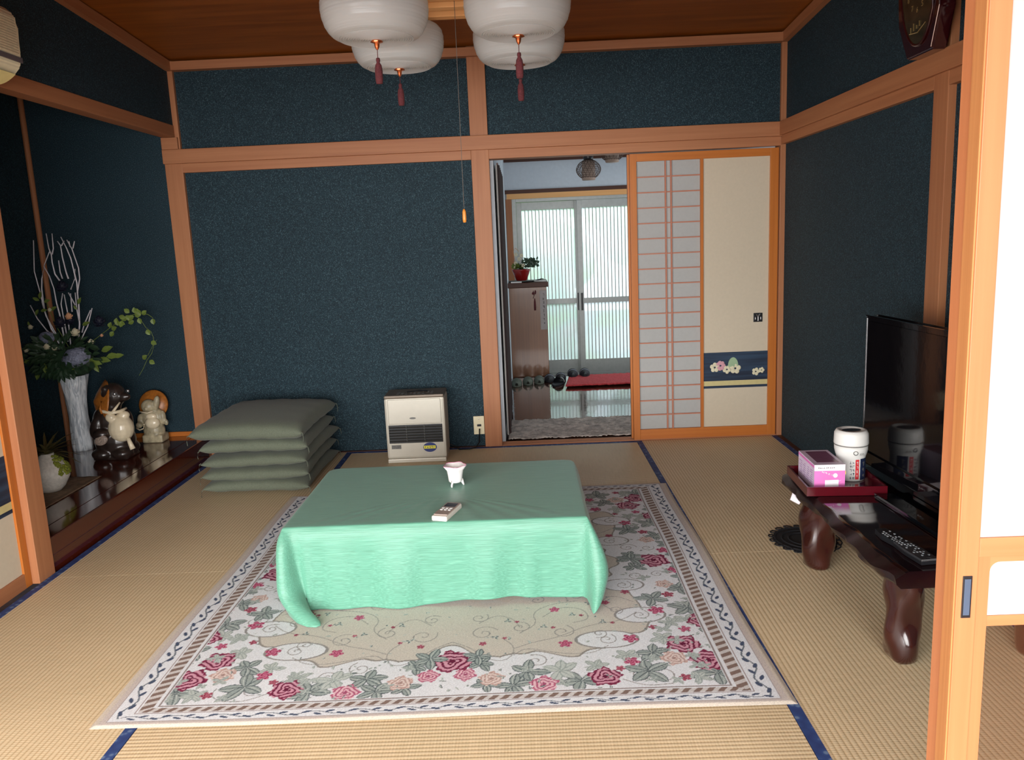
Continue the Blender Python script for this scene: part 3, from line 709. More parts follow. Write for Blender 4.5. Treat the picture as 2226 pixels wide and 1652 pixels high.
# hall mats and slippers
g = G(); g.grid(150, 60, lambda u, v: (.090+.01*math.sin(v*13)*v+u*1.28, .135+v*.53+.008*math.sin(u*90)*v, .004+.009*random.random()+.002*math.sin(u*40+v*9)))
o = g.build('fuzzy_doormat', M['greymat'], None, True); tag(o, 'shaggy grey and beige doormat just beyond the doorway threshold', 'mat'); 
so = o.modifiers.new('thick', 'SOLIDIFY'); so.thickness = .004; so.offset = 1
g = G(); g.grid(80, 30, lambda u, v: (.555+.06*v+u*1.2, 1.86+v*.48, .012+.006*random.random()))
o = g.build('red_mat', M['redmat'], None, True); tag(o, 'dark red mat on the hall floor by the slippers', 'mat'); so = o.modifiers.new('thick', 'SOLIDIFY'); so.thickness = .012; so.offset = 1
def slipper_parts(t, m, stripe):
    g = G(); pts = []
    for k in range(24):
        a = 2*PI*k/24; x = .046*math.cos(a)*(1+.15*math.sin(a)); y = .125*math.sin(a); pts.append((x, y))
    g.prism(pts, 'Z', .0, .014); g.build('sole', m, t, wld=False)
    g = G()
    def up(u, v):
        a = PI*u; yy = .005+v*.118; ww = .048*math.sqrt(max(.02, 1-(yy/.128)**2)); return (-ww*math.cos(a), yy, .012+.05*math.sin(a)*(1-.45*v))
    g.grid(14, 10, up); o = g.build('upper', m, t, True, wld=False)
    g = G(); g.grid(14, 2, lambda u, v: tuple(c*s for c, s in zip(up(u, .25+.13*v), (1.05, 1, 1.05)))); g.build('stripe', stripe, o, True, wld=False)
sp = [(.135, 2.11, 'slip_g', 'pale grey-green slipper, first from the left in the row'), (.235, 2.17, 'slip_g', 'dull green slipper, second from the left in the row'),
      (.335, 2.20, 'slip_g', 'dark green slipper, third from the left in the row'), (.43, 2.27, 'slip_d', 'navy striped slipper, fourth from the left in the row'),
      (.535, 2.33, 'slip_d', 'navy striped slipper, fifth from the left in the row'), (.645, 2.36, 'slip_d', 'navy striped slipper, second from the right in the row'),
      (.755, 2.365, 'slip_d', 'black slipper at the right end of the row, next to the red mat')]
for x, y, m, lb in sp:
    t = thing('slipper', lb, 'slipper', (x, y, .001 if x < .6 else .026), 'slippers lined up in the hall', rz=PI if m == 'slip_d' else PI)
    slipper_parts(t, M[m], M['slip_s'] if m == 'slip_d' else M['slip_g'])
t = thing('slipper', 'black slipper with white toe lying at the corner of the red mat', 'slipper', (.50, 2.06, .001), 'slippers lined up in the hall', rz=-.3)
slipper_parts(t, M['slip_d'], M['white'])

# ------------------------------------------------------------------ rug
def build_rug():
    cx, cy = -.055, -1.885; hw, hd = .975, 1.005; st = .0027
    nx, ny = int(2*hw/st), int(2*hd/st)
    u = np.linspace(-hw, hw, nx+1); v = np.linspace(-hd, hd, ny+1); U, V = np.meshgrid(u, v)
    rng = np.random.RandomState(3)
    S = lambda r, g_, b: np.array(srgb(r, g_, b)[:3])
    WHITE, BEIGE, FR = S(226, 230, 235), S(206, 200, 190), S(200, 190, 184)
    DG, MG, LG = S(92, 104, 108), S(156, 168, 165), S(194, 203, 199)
    col = np.empty(U.shape+(3,)); col[:] = WHITE
    # quarter coordinates for symmetric outline of the beige medallion
    A, B = np.abs(U), np.abs(V)
    ang = np.arctan2(B, A)
    poly = np.array([(0, .62), (.16, .72), (.20, .68), (.27, .69), (.40, .715), (.50, .66), (.52, .60), (.60, .58), (.69, .49), (.62, .43), (.64, .34), (.60, .26), (.52, .22), (.56, .10), (.60, 0)])
    # point-in-polygon by radial interpolation
    pa = np.arctan2(poly[:, 1], poly[:, 0]); pr = np.hypot(poly[:, 0], poly[:, 1]); o = np.argsort(pa)
    R = np.hypot(A, B); lim = np.interp(ang, pa[o], pr[o])
    lim = lim+.012*np.sin(ang*36)
    ins = R < lim; col[ins] = BEIGE
    edge = np.abs(R-lim) < .004; 
    col[edge] = S(150, 146, 140)
    inner = R < lim*.45; col[inner] = S(208, 196, 182)
    def win(x, y, r):
        i0, i1 = max(0, int((x-r+hw)/st)), min(nx+1, int((x+r+hw)/st)+2); j0, j1 = max(0, int((y-r+hd)/st)), min(ny+1, int((y+r+hd)/st)+2)
        return slice(j0, j1), slice(i0, i1)
    def put(sl, m, c, a=1.):
        if m.size == 0: return
        t = col[sl]; t[m] = t[m]*(1-a)+np.asarray(c)*a
    def leaf_(x, y, a, L, W, dark=True):
        sl = win(x+math.cos(a)*L/2, y+math.sin(a)*L/2, L*.75); X, Y = U[sl]-x, V[sl]-y
        p, q = X*math.cos(a)+Y*math.sin(a), -X*math.sin(a)+Y*math.cos(a); t = p/L
        w_ = W*.5*np.sin(np.clip(t, 0, 1)*PI)**.7; m = (t > 0) & (t < 1) & (np.abs(q) < w_)
        put(sl, m, MG if dark else LG); put(sl, m & (np.abs(q) > w_-.0035), DG if dark else MG); put(sl, m & (np.abs(q) < .0016), DG if dark else MG); put(sl, m & (np.abs(q-.4*w_) < .0014), LG)
    def cluster(x, y, r, n_=5, ph=0., dark=True):
        for k in range(n_):
            a = ph+2*PI*k/n_+rng.uniform(-.3, .3); leaf_(x, y, a, r*rng.uniform(.8, 1.15), r*.55, dark)
    def rose(x, y, r, kind=0, ph=0.):
        pal = {0: (S(212, 158, 176), S(132, 48, 80), S(104, 30, 62)), 1: (S(230, 190, 200), S(190, 104, 134), S(164, 84, 116)), 2: (S(226, 210, 204), S(204, 172, 164), S(172, 144, 138))}[kind]
        sl = win(x, y, r*1.35); X, Y = U[sl]-x, V[sl]-y; rr = np.hypot(X, Y*1.0)/r; th = np.arctan2(Y, X)+ph
        lim_ = .96+.10*np.sin(5*th)+.06*np.sin(9*th+1)+.04*np.sin(17*th); m = rr < lim_
        put(sl, m, pal[0])
        sw = np.sin(rr*19+2.4*np.sin(3*th+ph)+th*2)+.35*np.sin(X*420)*np.sin(Y*380)
        put(sl, m & (sw > .25), pal[1]); put(sl, m & (sw > .75), pal[2])
        put(sl, m & (rr > lim_-.16) & (np.sin(th*5+1) > -.3), pal[1]); put(sl, (rr < .16), pal[2])
    def flower(x, y, r, kind=1):
        sl = win(x, y, r*1.3); X, Y = U[sl]-x, V[sl]-y; rr = np.hypot(X, Y)/r; th = np.arctan2(Y, X)
        pal = (S(206, 120, 150), S(150, 50, 84)) if kind == 1 else (S(190, 110, 130), S(120, 40, 60))
        lim_ = .55+.45*np.abs(np.cos(2.5*th+x*7)); m = rr < lim_; put(sl, m, pal[0]); put(sl, m & (np.sin(rr*16+th*3) > .3), pal[1])
    def stroke(pts, w_=.0035, c=None, a=.8):
        c = S(150, 148, 146) if c is None else c; P = np.array(pts, float)
        # smooth
        for _ in range(3):
            Q = [P[0]]
            for a_, b_ in zip(P, P[1:]): Q += [a_*.75+b_*.25, a_*.25+b_*.75]
            Q.append(P[-1]); P = np.array(Q)
        for a_, b_ in zip(P, P[1:]):
            c_ = (a_+b_)/2; L = np.hypot(*(b_-a_)); sl = win(c_[0], c_[1], L/2+w_*2); X, Y = U[sl]-a_[0], V[sl]-a_[1]
            d = (b_-a_)/(L+1e-9); t = np.clip(X*d[0]+Y*d[1], 0, L); put(sl, np.hypot(X-t*d[0], Y-t*d[1]) < w_*.5, c, a)
    def spiral(x, y, r, sgn=1, ph=0, turns=1.6, **k):
        stroke([(x+r*(1-t)*math.cos(ph+sgn*t*turns*2*PI), y+r*(1-t)*math.sin(ph+sgn*t*turns*2*PI)) for t in np.linspace(0, .9, 16)], **k)
    for sx in (1, -1):
        for sy in (-1, 1):
            f = lambda x, y: (sx*x, sy*y)
            # white lobes with spirals intruding into the beige
            for (x, y, rx, ry) in ((.50, .62, .10, .055), (.63, .46, .085, .055), (.60, .22, .075, .05)):
                sl = win(sx*x, sy*y, .13); m = ((U[sl]-sx*x)/rx)**2+((V[sl]-sy*y)/ry)**2; put(sl, m < 1, WHITE); put(sl, np.abs(m-1) < .10, S(150, 148, 146))
                spiral(sx*x, sy*y, .035, sx*sy, 1.)
            # scrolls
            stroke([f(.10, .70), f(.16, .74), f(.20, .70), f(.20, .64), f(.17, .60)]); stroke([f(.20, .70), f(.24, .655), f(.34, .70), f(.44, .71), f(.50, .66)])
            stroke([f(.20, .66), f(.27, .62), f(.34, .60), f(.45, .52), f(.56, .50), f(.62, .44)]); spiral(*f(.27, .74), .04, sx*sy, 2.)
            for (px_, py_, r_) in ((.22, .52, .04), (.08, .44, .035), (.42, .30, .04), (.28, .32, .035), (.48, .58, .03), (.55, .42, .03), (.38, .12, .04), (.74, .13, .03), (.36, .78, .03), (.57, .84, .03)): spiral(px_*sx, py_*sy, r_, sx*sy*(1 if r_ > .033 else -1), px_*9)
            stroke([f(.22, .56), f(.28, .50), f(.26, .42), f(.32, .36), f(.42, .34)]); stroke([f(.08, .48), f(.14, .42), f(.20, .46), f(.22, .52)]); stroke([f(.42, .30), f(.36, .22), f(.40, .16)])
            for (px_, py_) in ((.18, .47), (.30, .52), (.40, .44), (.46, .36), (.50, .50), (.14, .58), (.32, .25), (.44, .20)): cluster(px_*sx, py_*sy, .016, 3, px_*20, True); flower((px_+.03)*sx, (py_+.01)*sy, .009, 2)
            stroke([f(.30, .45), f(.36, .38), f(.44, .40), f(.46, .48), f(.40, .50)]); spiral(*f(.10, .55), .05, -sx*sy, .4); stroke([f(.62, .36), f(.55, .30), f(.50, .36), f(.54, .42)])
            spiral(*f(.36, .56), .045, sx*sy, 1.2); stroke([f(.0, .60), f(.06, .64), f(.10, .70)])
            spiral(*f(.70, .40), .04, -sx*sy, .2); spiral(*f(.66, .14), .04, sx*sy, 0); stroke([f(.5, .15), f(.45, .08), f(.48, 0)])
            spiral(*f(.64, .85), .05, sx*sy, 2.6, 1.1); stroke([f(.52, .86), f(.58, .90), f(.66, .89)])
            # leaves
            for (x, y, r, d) in ((.60, .82, .075, 1), (.63, .71, .06, 1), (.86, .60, .075, 1), (.80, .84, .07, 1), (.87, .75, .06, 1), (.40, .86, .07, 1), (.34, .80, .065, 0), (.24, .80, .065, 1), (.20, .87, .06, 1), (.12, .86, .05, 1),
                                 (.10, .74, .05, 1), (.80, .42, .075, 1), (.69, .34, .065, 1), (.80, .26, .06, 1), (.83, .16, .055, 1), (.68, .62, .05, 0), (.55, .72, .045, 0), (.78, .50, .05, 0), (.66, .06, .05, 1), (.84, .05, .05, 1), (.72, .52, .04, 0), (.45, .78, .04, 0), (.74, .86, .04, 0), (.84, .35, .045, 0)):
                cluster(sx*x, sy*y, r, 5, rng.uniform(0, 6), bool(d))
            for (x, y, r, k) in ((.79, .77, .058, 0), (.735, .665, .055, 0), (.83, .515, .050, 0), (.47, .842, .050, 0), (.29, .87, .042, 1), (.135, .83, .038, 2), (.055, .80, .034, 1), (.69, .75, .040, 2), (.85, .31, .034, 1), (.75, .22, .032, 2)):
                rose(sx*x, sy*y, r, k, rng.uniform(0, 6))
            for (x, y, r, k) in ((.575, .62, .028, 1), (.56, .76, .026, 1), (.70, .86, .020, 2), (.69, .43, .030, 1), (.75, .31, .024, 2), (.52, .80, .016, 2), (.76, .57, .022, 1), (.365, .64, .024, 1), (.34, .40, .02, 1), (.80, .10, .03, 1), (.60, .28, .018, 2), (.52, .36, .018, 2), (.10, .62, .014, 2), (.66, .55, .016, 2)):
                flower(sx*x, sy*y, r, k)
            for i in range(16):
                x, y = rng.uniform(0, .84), rng.uniform(.74, .88)
                if rng.rand() < .5: x, y = rng.uniform(.66, .86), rng.uniform(0, .85)
                cluster(sx*x, sy*y, rng.uniform(.018, .034), 4, rng.uniform(0, 6), False)
            for i in range(330):
                x, y = rng.uniform(0, .93), rng.uniform(0, .90)
                band_ = (x > .62 or y > .72)
                if not band_ and rng.rand() < .75: continue
                if x > .84 and y > .0 and x > .86: continue
                leaf_(sx*x, sy*y, rng.uniform(0, 6.28), rng.uniform(.009, .024), rng.uniform(.004, .009), rng.rand() < .5)
    rose(0.01, -.72, .064, 0, 1); rose(-.01, .72, .064, 0, 2); cluster(-.06, -.70, .06); cluster(.09, -.70, .05); cluster(.07, .70, .05); cluster(-.08, .7, .05)
    rose(.745, 0.0, .062, 0, 2); rose(-.745, .0, .062, 0, .5); cluster(.66, .02, .06); cluster(-.66, -.02, .06)
    # borders
    dx, dy = hw-np.abs(U), hd-np.abs(V)
    side = (dx*.62 < dy); D = np.where(side, dx*.62, dy); along = np.where(side, V, U)
    # clear field outside the inner line
    m = D < .100; col[m] = WHITE
    col[(D > .094) & (D < .0975)] = S(150, 140, 138)
    gu = (D > .066) & (D < .088); tw = np.sin(along*2*PI/.034+(D-.077)*150*np.sign(np.where(side, U, V)))
    col[gu] = S(206, 202, 200); col[gu & (tw > -.1)] = S(132, 112, 104)
    col[(D > .0615) & (D < .0635)] = S(150, 130, 126)
    lb = (D > .026) & (D < .058); vine = np.abs(D-.042-.007*np.sin(along*2*PI/.13)) < .0018; col[lb & vine] = S(110, 120, 130)
    ph = (along/.033) % 1; row = np.floor(along/.033).astype(int) % 2
    tt = (D-.042)*(np.where(row == 0, 1, -1)); lf = (np.abs(tt-.006-.5*(ph-.5)*.016) < .0042*np.sin(PI*ph)) & (ph > .12) & (ph < .9)
    col[lb & lf] = S(76, 88, 112)
    fr_ = D < .022; col[fr_] = FR; col[(D < .012)] = S(206, 196, 182)
    col[(D > .022) & (D < .025)] = S(170, 160, 160)
    col *= (1+.05*rng.randn(*U.shape))[..., None]; col = np.clip(col, 0, 1)
    # geometry: gentle unevenness, soft edge
    E_ = np.minimum(dx, dy); Z = .0035+.004*np.clip(E_/.012, 0, 1)+.0008*np.sin(U*9)*np.sin(V*7)
    Uo = U+.004*np.sin(V*5+1)*(np.abs(U)/hw); Vo = V+.004*np.sin(U*4)+.012*U*(V/hd)*-1*.6
    co = np.stack([Uo+cx, Vo+cy, Z], -1).reshape(-1, 3).astype(np.float32)
    me = bpy.data.meshes.new('rose_rug'); nv = co.shape[0]; me.vertices.add(nv); me.vertices.foreach_set('co', co.ravel())
    idx = np.arange(nv).reshape(ny+1, nx+1); q = np.stack([idx[:-1, :-1], idx[:-1, 1:], idx[1:, 1:], idx[1:, :-1]], -1).reshape(-1, 4)
    nf = q.shape[0]; me.loops.add(nf*4); me.loops.foreach_set('vertex_index', q.ravel().astype(np.int32))
    me.polygons.add(nf); me.polygons.foreach_set('loop_start', np.arange(0, nf*4, 4, dtype=np.int32)); me.update(calc_edges=True)
    ca = me.color_attributes.new('Col', 'FLOAT_COLOR', 'POINT'); rgba = np.ones((nv, 4), np.float32); rgba[:, :3] = col.reshape(-1, 3); ca.data.foreach_set('color', rgba.ravel())
    me.materials.append(M['rug']); o = bpy.data.objects.new('rose_rug', me); C.objects.link(o)
    for p in (0,): pass
    me.polygons.foreach_set('use_smooth', np.ones(nf, bool))
    return o
ru = build_rug(); tag(ru, 'large cream rug with burgundy roses and leafy border under the green-covered table', 'rug')

# ------------------------------------------------------------------ low table and its cloth
tx0, tx1, ty0, ty1, tz = -.665, .412, -2.195, -1.455, .31
tb = thing('low_table', 'low table hidden beneath the green cloth', 'table', ((tx0+tx1)/2, (ty0+ty1)/2, .0092))
g = G(); g.box(tx0+.008, tx1-.008, ty0+.008, ty1-.008, .27, tz-.004, .01); g.build('tabletop', M['dark_wood'], tb)
for sx in (tx0+.06, tx1-.06):
    for sy in (ty0+.06, ty1-.06):
        g = G(); g.box(sx-.025, sx+.025, sy-.025, sy+.025,   .0092, .27, .004); g.build('leg', M['dark_wood'], tb)
def build_cloth():
    def catmull(P, t):
        n_ = len(P)-1; f = t*n_; i = min(int(f), n_-1); u = f-i
        p = [Vector(P[max(0, min(n_, k))]) for k in (i-1, i, i+1, i+2)]
        return .5*((2*p[1])+(-p[0]+p[2])*u+(2*p[0]-5*p[1]+4*p[2]-p[3])*u*u+(-p[0]+3*p[1]-3*p[2]+p[3])*u**3)
    cols = []
    zf = .009
    def drop(x, y, nx_, ny_, zb, out=0., w_=0.):
        # straight hanging column with gentle outward swell
        return [(x, y, tz), (x+nx_*(.012+out*.2), y+ny_*(.012+out*.2), tz-.035), (x+nx_*(.016+out*.5+w_*.5), y+ny_*(.016+out*.5+w_*.5), tz*.62), (x+nx_*(.018+out*.8+w_), y+ny_*(.018+out*.8+w_), tz*.3), (x+nx_*(.02+out+w_), y+ny_*(.02+out+w_), zb)]
    fx = lambda s: tx0+s*(tx1-tx0)
    # front edge left to right
    cols.append(((tx0, ty0+.05), drop(tx0, ty0+.05, -1, 0, .02, .01)))
    cols.append(((tx0, ty0+.015), drop(tx0, ty0+.015, -1, -.2, .014, .012)))
    L = (tx0, ty0, tz)
    cols.append(((tx0, ty0), [L, (-.685, -2.225, .26), (-.690, -2.245, .17), (-.682, -2.275, .075), (-.60, -2.345, zf+.001)]))
    cols.append(((tx0+.002, ty0), [L, (-.672, -2.238, .26), (-.672, -2.262, .17), (-.650, -2.290, .07), (-.520, -2.362, zf)]))
    cols.append(((tx0+.006, ty0), [L, (-.655, -2.235, .26), (-.648, -2.255, .17), (-.625, -2.275, .085), (-.505, -2.350, zf+.012)]))
    cols.append(((tx0+.012, ty0), [(tx0+.012, ty0, tz), (-.642, -2.222, .26), (-.632, -2.228, .17), (-.612, -2.238, .085), (-.575, -2.275, zf+.022)]))
    cols.append(((tx0+.03, ty0), [(tx0+.03, ty0, tz), (-.632, -2.206, .26), (-.622, -2.198, .17), (-.604, -2.200, .085), (-.588, -2.205, zf+.003)]))
    rnd = random.Random(4)
    N = 46
    for i in range(1, N):
        s = i/N; x = tx0+.05+s*(tx1-tx0-.07)
        w_ = .007*math.sin(s*21+.6)+.006*math.sin(s*37+2)+.010*math.exp(-((s-.40)/.018)**2)-.012*math.exp(-((s-.06)/.03)**2)+.008*math.exp(-((s-.36)/.02)**2)+.010*math.exp(-((s-.80)/.03)**2)-.008*math.exp(-((s-.86)/.03)**2)
        zb = zf+.002+max(0, .020*math.sin((s-.42)*PI/.58))*(s > .42)+(.012*(s > .88)*(s-.88)/.12)
        cols.append(((x, ty0), drop(x, ty0, 0, -1, zb, .012*(1-s), w_)))
    R_ = (tx1, ty0, tz)
    cols.append(((tx1-.012, ty0), [(tx1-.012, ty0, tz), (.404, -2.212, .26), (.405, -2.220, .17), (.408, -2.222, .09), (.408, -2.222, .030)]))
    cols.append(((tx1-.005, ty0), [R_, (.412, -2.225, .26), (.414, -2.245, .18), (.414, -2.275, .09), (.412, -2.330, zf)]))
    cols.append(((tx1, ty0), [R_, (.432, -2.232, .26), (.446, -2.255, .19), (.444, -2.285, .11), (.420, -2.338, zf+.001)]))
    cols.append(((tx1, ty0+.002), [R_, (.440, -2.215, .26), (.475, -2.235, .18), (.487, -2.250, .12), (.462, -2.285, .055)]))
    cols.append(((tx1, ty0+.01), [(tx1, ty0+.01, tz), (.436, -2.19, .26), (.462, -2.185, .18), (.470, -2.18, .10), (.458, -2.19, .035)]))
    cols.append(((tx1, ty0+.04), drop(tx1, ty0+.04, 1, 0, .018, .012)))
    for i in range(1, 16): s = i/16; cols.append(((tx1, ty0+.05+s*(ty1-ty0-.08)), drop(tx1, ty0+.05+s*(ty1-ty0-.08), 1, 0, .02+.01*math.sin(s*9), .012+.008*math.sin(s*17), .006*math.sin(s*25))))
    cols.append(((tx1, ty1), [(tx1, ty1, tz), (tx1+.02, ty1+.015, .26), (tx1+.035, ty1+.03, .17), (tx1+.04, ty1+.04, .09), (tx1+.04, ty1+.05, .02)]))
    for i in range(1, 14): s = 1-i/14; cols.append(((fx(s), ty1), drop(fx(s), ty1, 0, 1, .02, .01, .006*math.sin(s*30))))
    cols.append(((tx0, ty1), [(tx0, ty1, tz), (tx0-.02, ty1+.015, .26), (tx0-.03, ty1+.03, .17), (tx0-.035, ty1+.035, .09), (tx0-.035, ty1+.04, .02)]))
    for i in range(1, 14): s = 1-i/14; cols.append(((tx0, ty0+.06+s*(ty1-ty0-.08)), drop(tx0, ty0+.06+s*(ty1-ty0-.08), -1, 0, .02, .010, .006*math.sin(s*22))))
    nc = len(cols); nt = 22
    b = bmesh.new(); rings = []
    for (xy, P) in cols:
        pts = []
        for k in range(nt+1):
            t = (k/nt)
            p = catmull(P, t); pts.append(b.verts.new(p))
        rings.append(pts)
    for i in range(nc):
        a, c = rings[i], rings[(i+1) % nc]
        for k in range(nt):
            try: b.faces.new((a[k], c[k], c[k+1], a[k+1]))
            except ValueError: pass
    top = [r[0] for r in rings]
    ctr = Vector(((tx0+tx1)/2, (ty0+ty1)/2, tz))
    # concentric inner rings for the top
    prev = top; 
    for f in (.985, .9, .7, .4):
        cur = [b.verts.new(ctr+(v.co-ctr)*f+Vector((0, 0, .0006*math.sin(v.co.x*60)+(.0012 if f < .95 else .001)))) for v in top]
        for i in range(nc):
            try: b.faces.new((prev[i], cur[i], cur[(i+1) % nc], prev[(i+1) % nc]))
            except ValueError: pass
        prev = cur
    b.faces.new(prev)
    bmesh.ops.recalc_face_normals(b, faces=b.faces)
    me = bpy.data.meshes.new('tablecloth'); b.to_mesh(me); b.free(); me.materials.append(M['cloth'])
    for p in me.polygons: p.use_smooth = True
    o = bpy.data.objects.new('tablecloth', me); C.objects.link(o)
    s = o.modifiers.new('sub', 'SUBSURF'); s.levels = 1; s.render_levels = 1
    s = o.modifiers.new('thick', 'SOLIDIFY'); s.thickness = .0015; s.offset = 1
    return o
tc = build_cloth(); tag(tc, 'green satin tablecloth draped over the low table to the rug', 'tablecloth')
# cup
cx, cy = -.083, -1.775
cp = thing('footed_cup', 'small white porcelain cup with pink-edged fluted rim on three feet', 'cup', (cx, cy, .313))
fl = lambda a, z: 1+.10*max(0, (z-.375)/.02)*math.cos(5*a+.6)
g = G(); g.lathe([(0, .330), (.024, .328), (.028, .333), (.030, .355), (.034, .378), (.044, .397), (.041, .397), (.031, .376), (.027, .355), (.024, .338), (0, .336)], (cx, cy, 0), 40, fn=fl); g.build('bowl', M['porcelain'], cp, True)
for a in (-2.0, .1, 2.2):
    g = G(); x, y = cx+.024*math.cos(a), cy+.024*math.sin(a); g.tube([(x, y, .338), (x+.005*math.cos(a), y+.005*math.sin(a), .322), (x+.009*math.cos(a), y+.009*math.sin(a), .313)], [.007, .005, .0035], 8); g.build('foot', M['porcelain'], cp, True)
g = G(); g.tube([(cx+.0425*fl(a, .397)*math.cos(a), cy+.0425*fl(a, .397)*math.sin(a), .3975) for a in [2*PI*k/60 for k in range(61)]], .0011, 5, False); g.build('pink_rim', M['pinkrim'], cp, True)
# air conditioner remote
rm = thing('white_remote', 'ivory remote control with small dark display on the green tablecloth', 'remote control', (-.087, -2.12, .3125), rz=math.radians(-17))
rm['_o'] = (0, 0, 0)
rm.scale = (1, 1, 1)
g = G(); g.box(-.029, .029, -.075, .075, 0, .019, .005); g.build('shell', M['remote_w'], rm, wld=False)
g = G(); g.box(-.026, .026, -.060, .070, .019, .0215, .001); g.build('face', M['remote_f'], rm, wld=False)
g = G(); g.box(-.021, .021, .022, .060, .0215, .0222, .0); g.build('display', M['lcd'], rm, wld=False)
for i in range(3):
    for j in range(2):
        g = G(); x = -.015+.015*i; y = -.004-.017*j+.009; g.box(x-.005, x+.005, y-.005, y+.005, .0215, .0235, .001); g.build('button', M['white'], rm, wld=False)
# pull cord comes with the ceiling lamp
# ------------------------------------------------------------------ ceiling lamp
LX, LY = -.004, -1.735
cl = thing('ceiling_lamp', 'ceiling lamp with four drum shaped frosted glass shades and maroon tassels', 'lamp', (LX, LY, 2.48))
g = G()
for k, y in enumerate((-1.94, -1.81, -1.685, -1.56)): g.box(LX-.30, LX+.30, y-.024, y+.024, 2.142, 2.165, .003)
for s in (-1, 1): g.box(LX+s*.29-.015, LX+s*.29+.015, LY-.30, LY+.30, 2.165, 2.20, .003)
g.build('wooden_slats', M['light_wood'], cl)
g = G(); g.box(LX-.12, LX+.12, LY-.12, LY+.12, 2.43, zc(LY)+.0, .004); g.build('ceiling_box', M['dark_wood'], cl)
g = G(); g.tube([(LX, LY, 2.16), (LX, LY, 2.44)], .012); g.build('rod', M['copper'], cl)
SH = [(-.246, -1.985), (.240, -1.965), (-.238, -1.515), (.245, -1.495)]
def shade_prof(zb, R_):
    K = np.array([(.1262, .004), (.150, .013), (.170, .038), (R_, .075), (R_+.002, .11), (.178, .140), (.160, .158), (.12, .166), (.05, .168)])
    t = np.linspace(0, 1, len(K)); T = np.linspace(0, 1, 90); r = np.interp(T, t, K[:, 0]); z = np.interp(T, t, K[:, 1])
    k = np.ones(9)/9; r[4:-4] = np.convolve(r, k, 'valid'); z[4:-4] = np.convolve(z, k, 'valid')
    return [(float(a)+(.0004*math.sin(i*1.9)+.0004*math.sin(i*.83) if 6 < i < 75 else 0), float(b)+zb) for i, (a, b) in enumerate(zip(r, z))]
for (x, y) in SH:
    zb = 1.973; R_ = .182
    g = G(); g.lathe(shade_prof(zb, R_), (x, y, 0), 72)
    sh = g.build('glass_shade', M['shade'], cl, True)
    g = G(); prof = [(.012, zb-.002)]
    for k in range(1, 29): r = .012+k*.0041; prof.append((r, zb-.002+.004*(k/28)**2+(.0030 if k % 2 else 0)))
    prof.append((.1262, zb+.004)); prof += [(.120, zb+.006), (.012, zb+.003)]
    g.lathe(prof, (x, y, 0), 56); g.build('ridged_base', M['shade_ring'], sh, False)
    g = G(); g.lathe([(.0, zb+.03), (.008, zb+.03), (.009, zb+.006), (.022, zb-.006), (.010, zb-.010), (.008, zb-.022), (.004, zb-.030), (0, zb-.033)], (x, y, 0), 20); g.build('copper_finial', M['copper'], sh, True)
    g = G(); g.tube([(x, y, zb-.032), (x, y, zb-.058)], .0014, 6); g.lathe([(0, zb-.056), (.006, zb-.058), (.0075, zb-.066), (.0055, zb-.072), (.011, zb-.082), (.0135, zb-.10), (.013, zb-.130), (.011, zb-.142), (0, zb-.143)], (x, y, 0), 14); g.build('tassel', M['maroon'], sh, True)
    g = G(); g.tube([(x, y, zb+.166), (x*.55+LX*.45, y*.6+LY*.4, 2.150)], .007); g.build('arm', M['copper'], sh)
g = G(); g.tube([(.012, -1.76, 2.16), (.008, -1.76, 1.40)], .0011, 5); pc = g.build('pull_cord', M['cordm'], cl)
g = G(); g.lathe([(0, 1.352), (.006, 1.353), (.0075, 1.365), (.007, 1.392), (.004, 1.402), (0, 1.403)], (.008, -1.76, 0), 14); g.build('knob', M['orange'], pc, True)

# ------------------------------------------------------------------ zabuton stack
def cushion_mesh(w_, d_, h, seed):
    r = random.Random(seed); g = G(); nx = 26
    p = [r.uniform(0, 6) for _ in range(6)]
    def f(u, v, s):
        a, b_ = 2*u-1, 2*v-1
        e = max(0, 1-abs(a)**11)**.42*max(0, 1-abs(b_)**11)**.42*(.82+.18*(1-a*a)*(1-b_*b_))*(1-.45*(abs(a*b_))**7)
        pin = 1-.05*(1-abs(a)**2)*abs(b_)**6; pin2 = 1-.05*(1-abs(b_)**2)*abs(a)**6
        x = a*w_/2*pin2; y = b_*d_/2*pin
        wr = .004*math.sin(a*14+p[0])*abs(b_)**3+.004*math.sin(b_*15+p[1])*abs(a)**3
        return (x, y, s*(h/2*e+wr*e)+ (.004*math.sin(a*2+p[2])+.004*math.sin(b_*2.3+p[3])))
    for s in (1, -1): g.grid(nx, nx, lambda u, v: f(.5-.5*math.cos(PI*u)*(.72+.28*abs(math.cos(PI*u))), .5-.5*math.cos(PI*v)*(.72+.28*abs(math.cos(PI*v))), s))
    bmesh.ops.remove_doubles(g.b, verts=g.b.verts, dist=.0008)
    return g
st = [(0.0, -1.232, -.472, 'bottom cushion of the stack, flat on the tatami', .078, 0),
      (.070, -1.236, -.470, 'second cushion from the bottom of the grey-green stack', .078, 1.0),
      (.142, -1.226, -.468, 'middle cushion of the grey-green stack', .078, -1.2),
      (.214, -1.236, -.476, 'second cushion from the top of the grey-green stack', .080, 2.0),
      (.286, -1.25, -.480, 'topmost cushion of the grey-green stack, softly domed', .105, -1.0)]
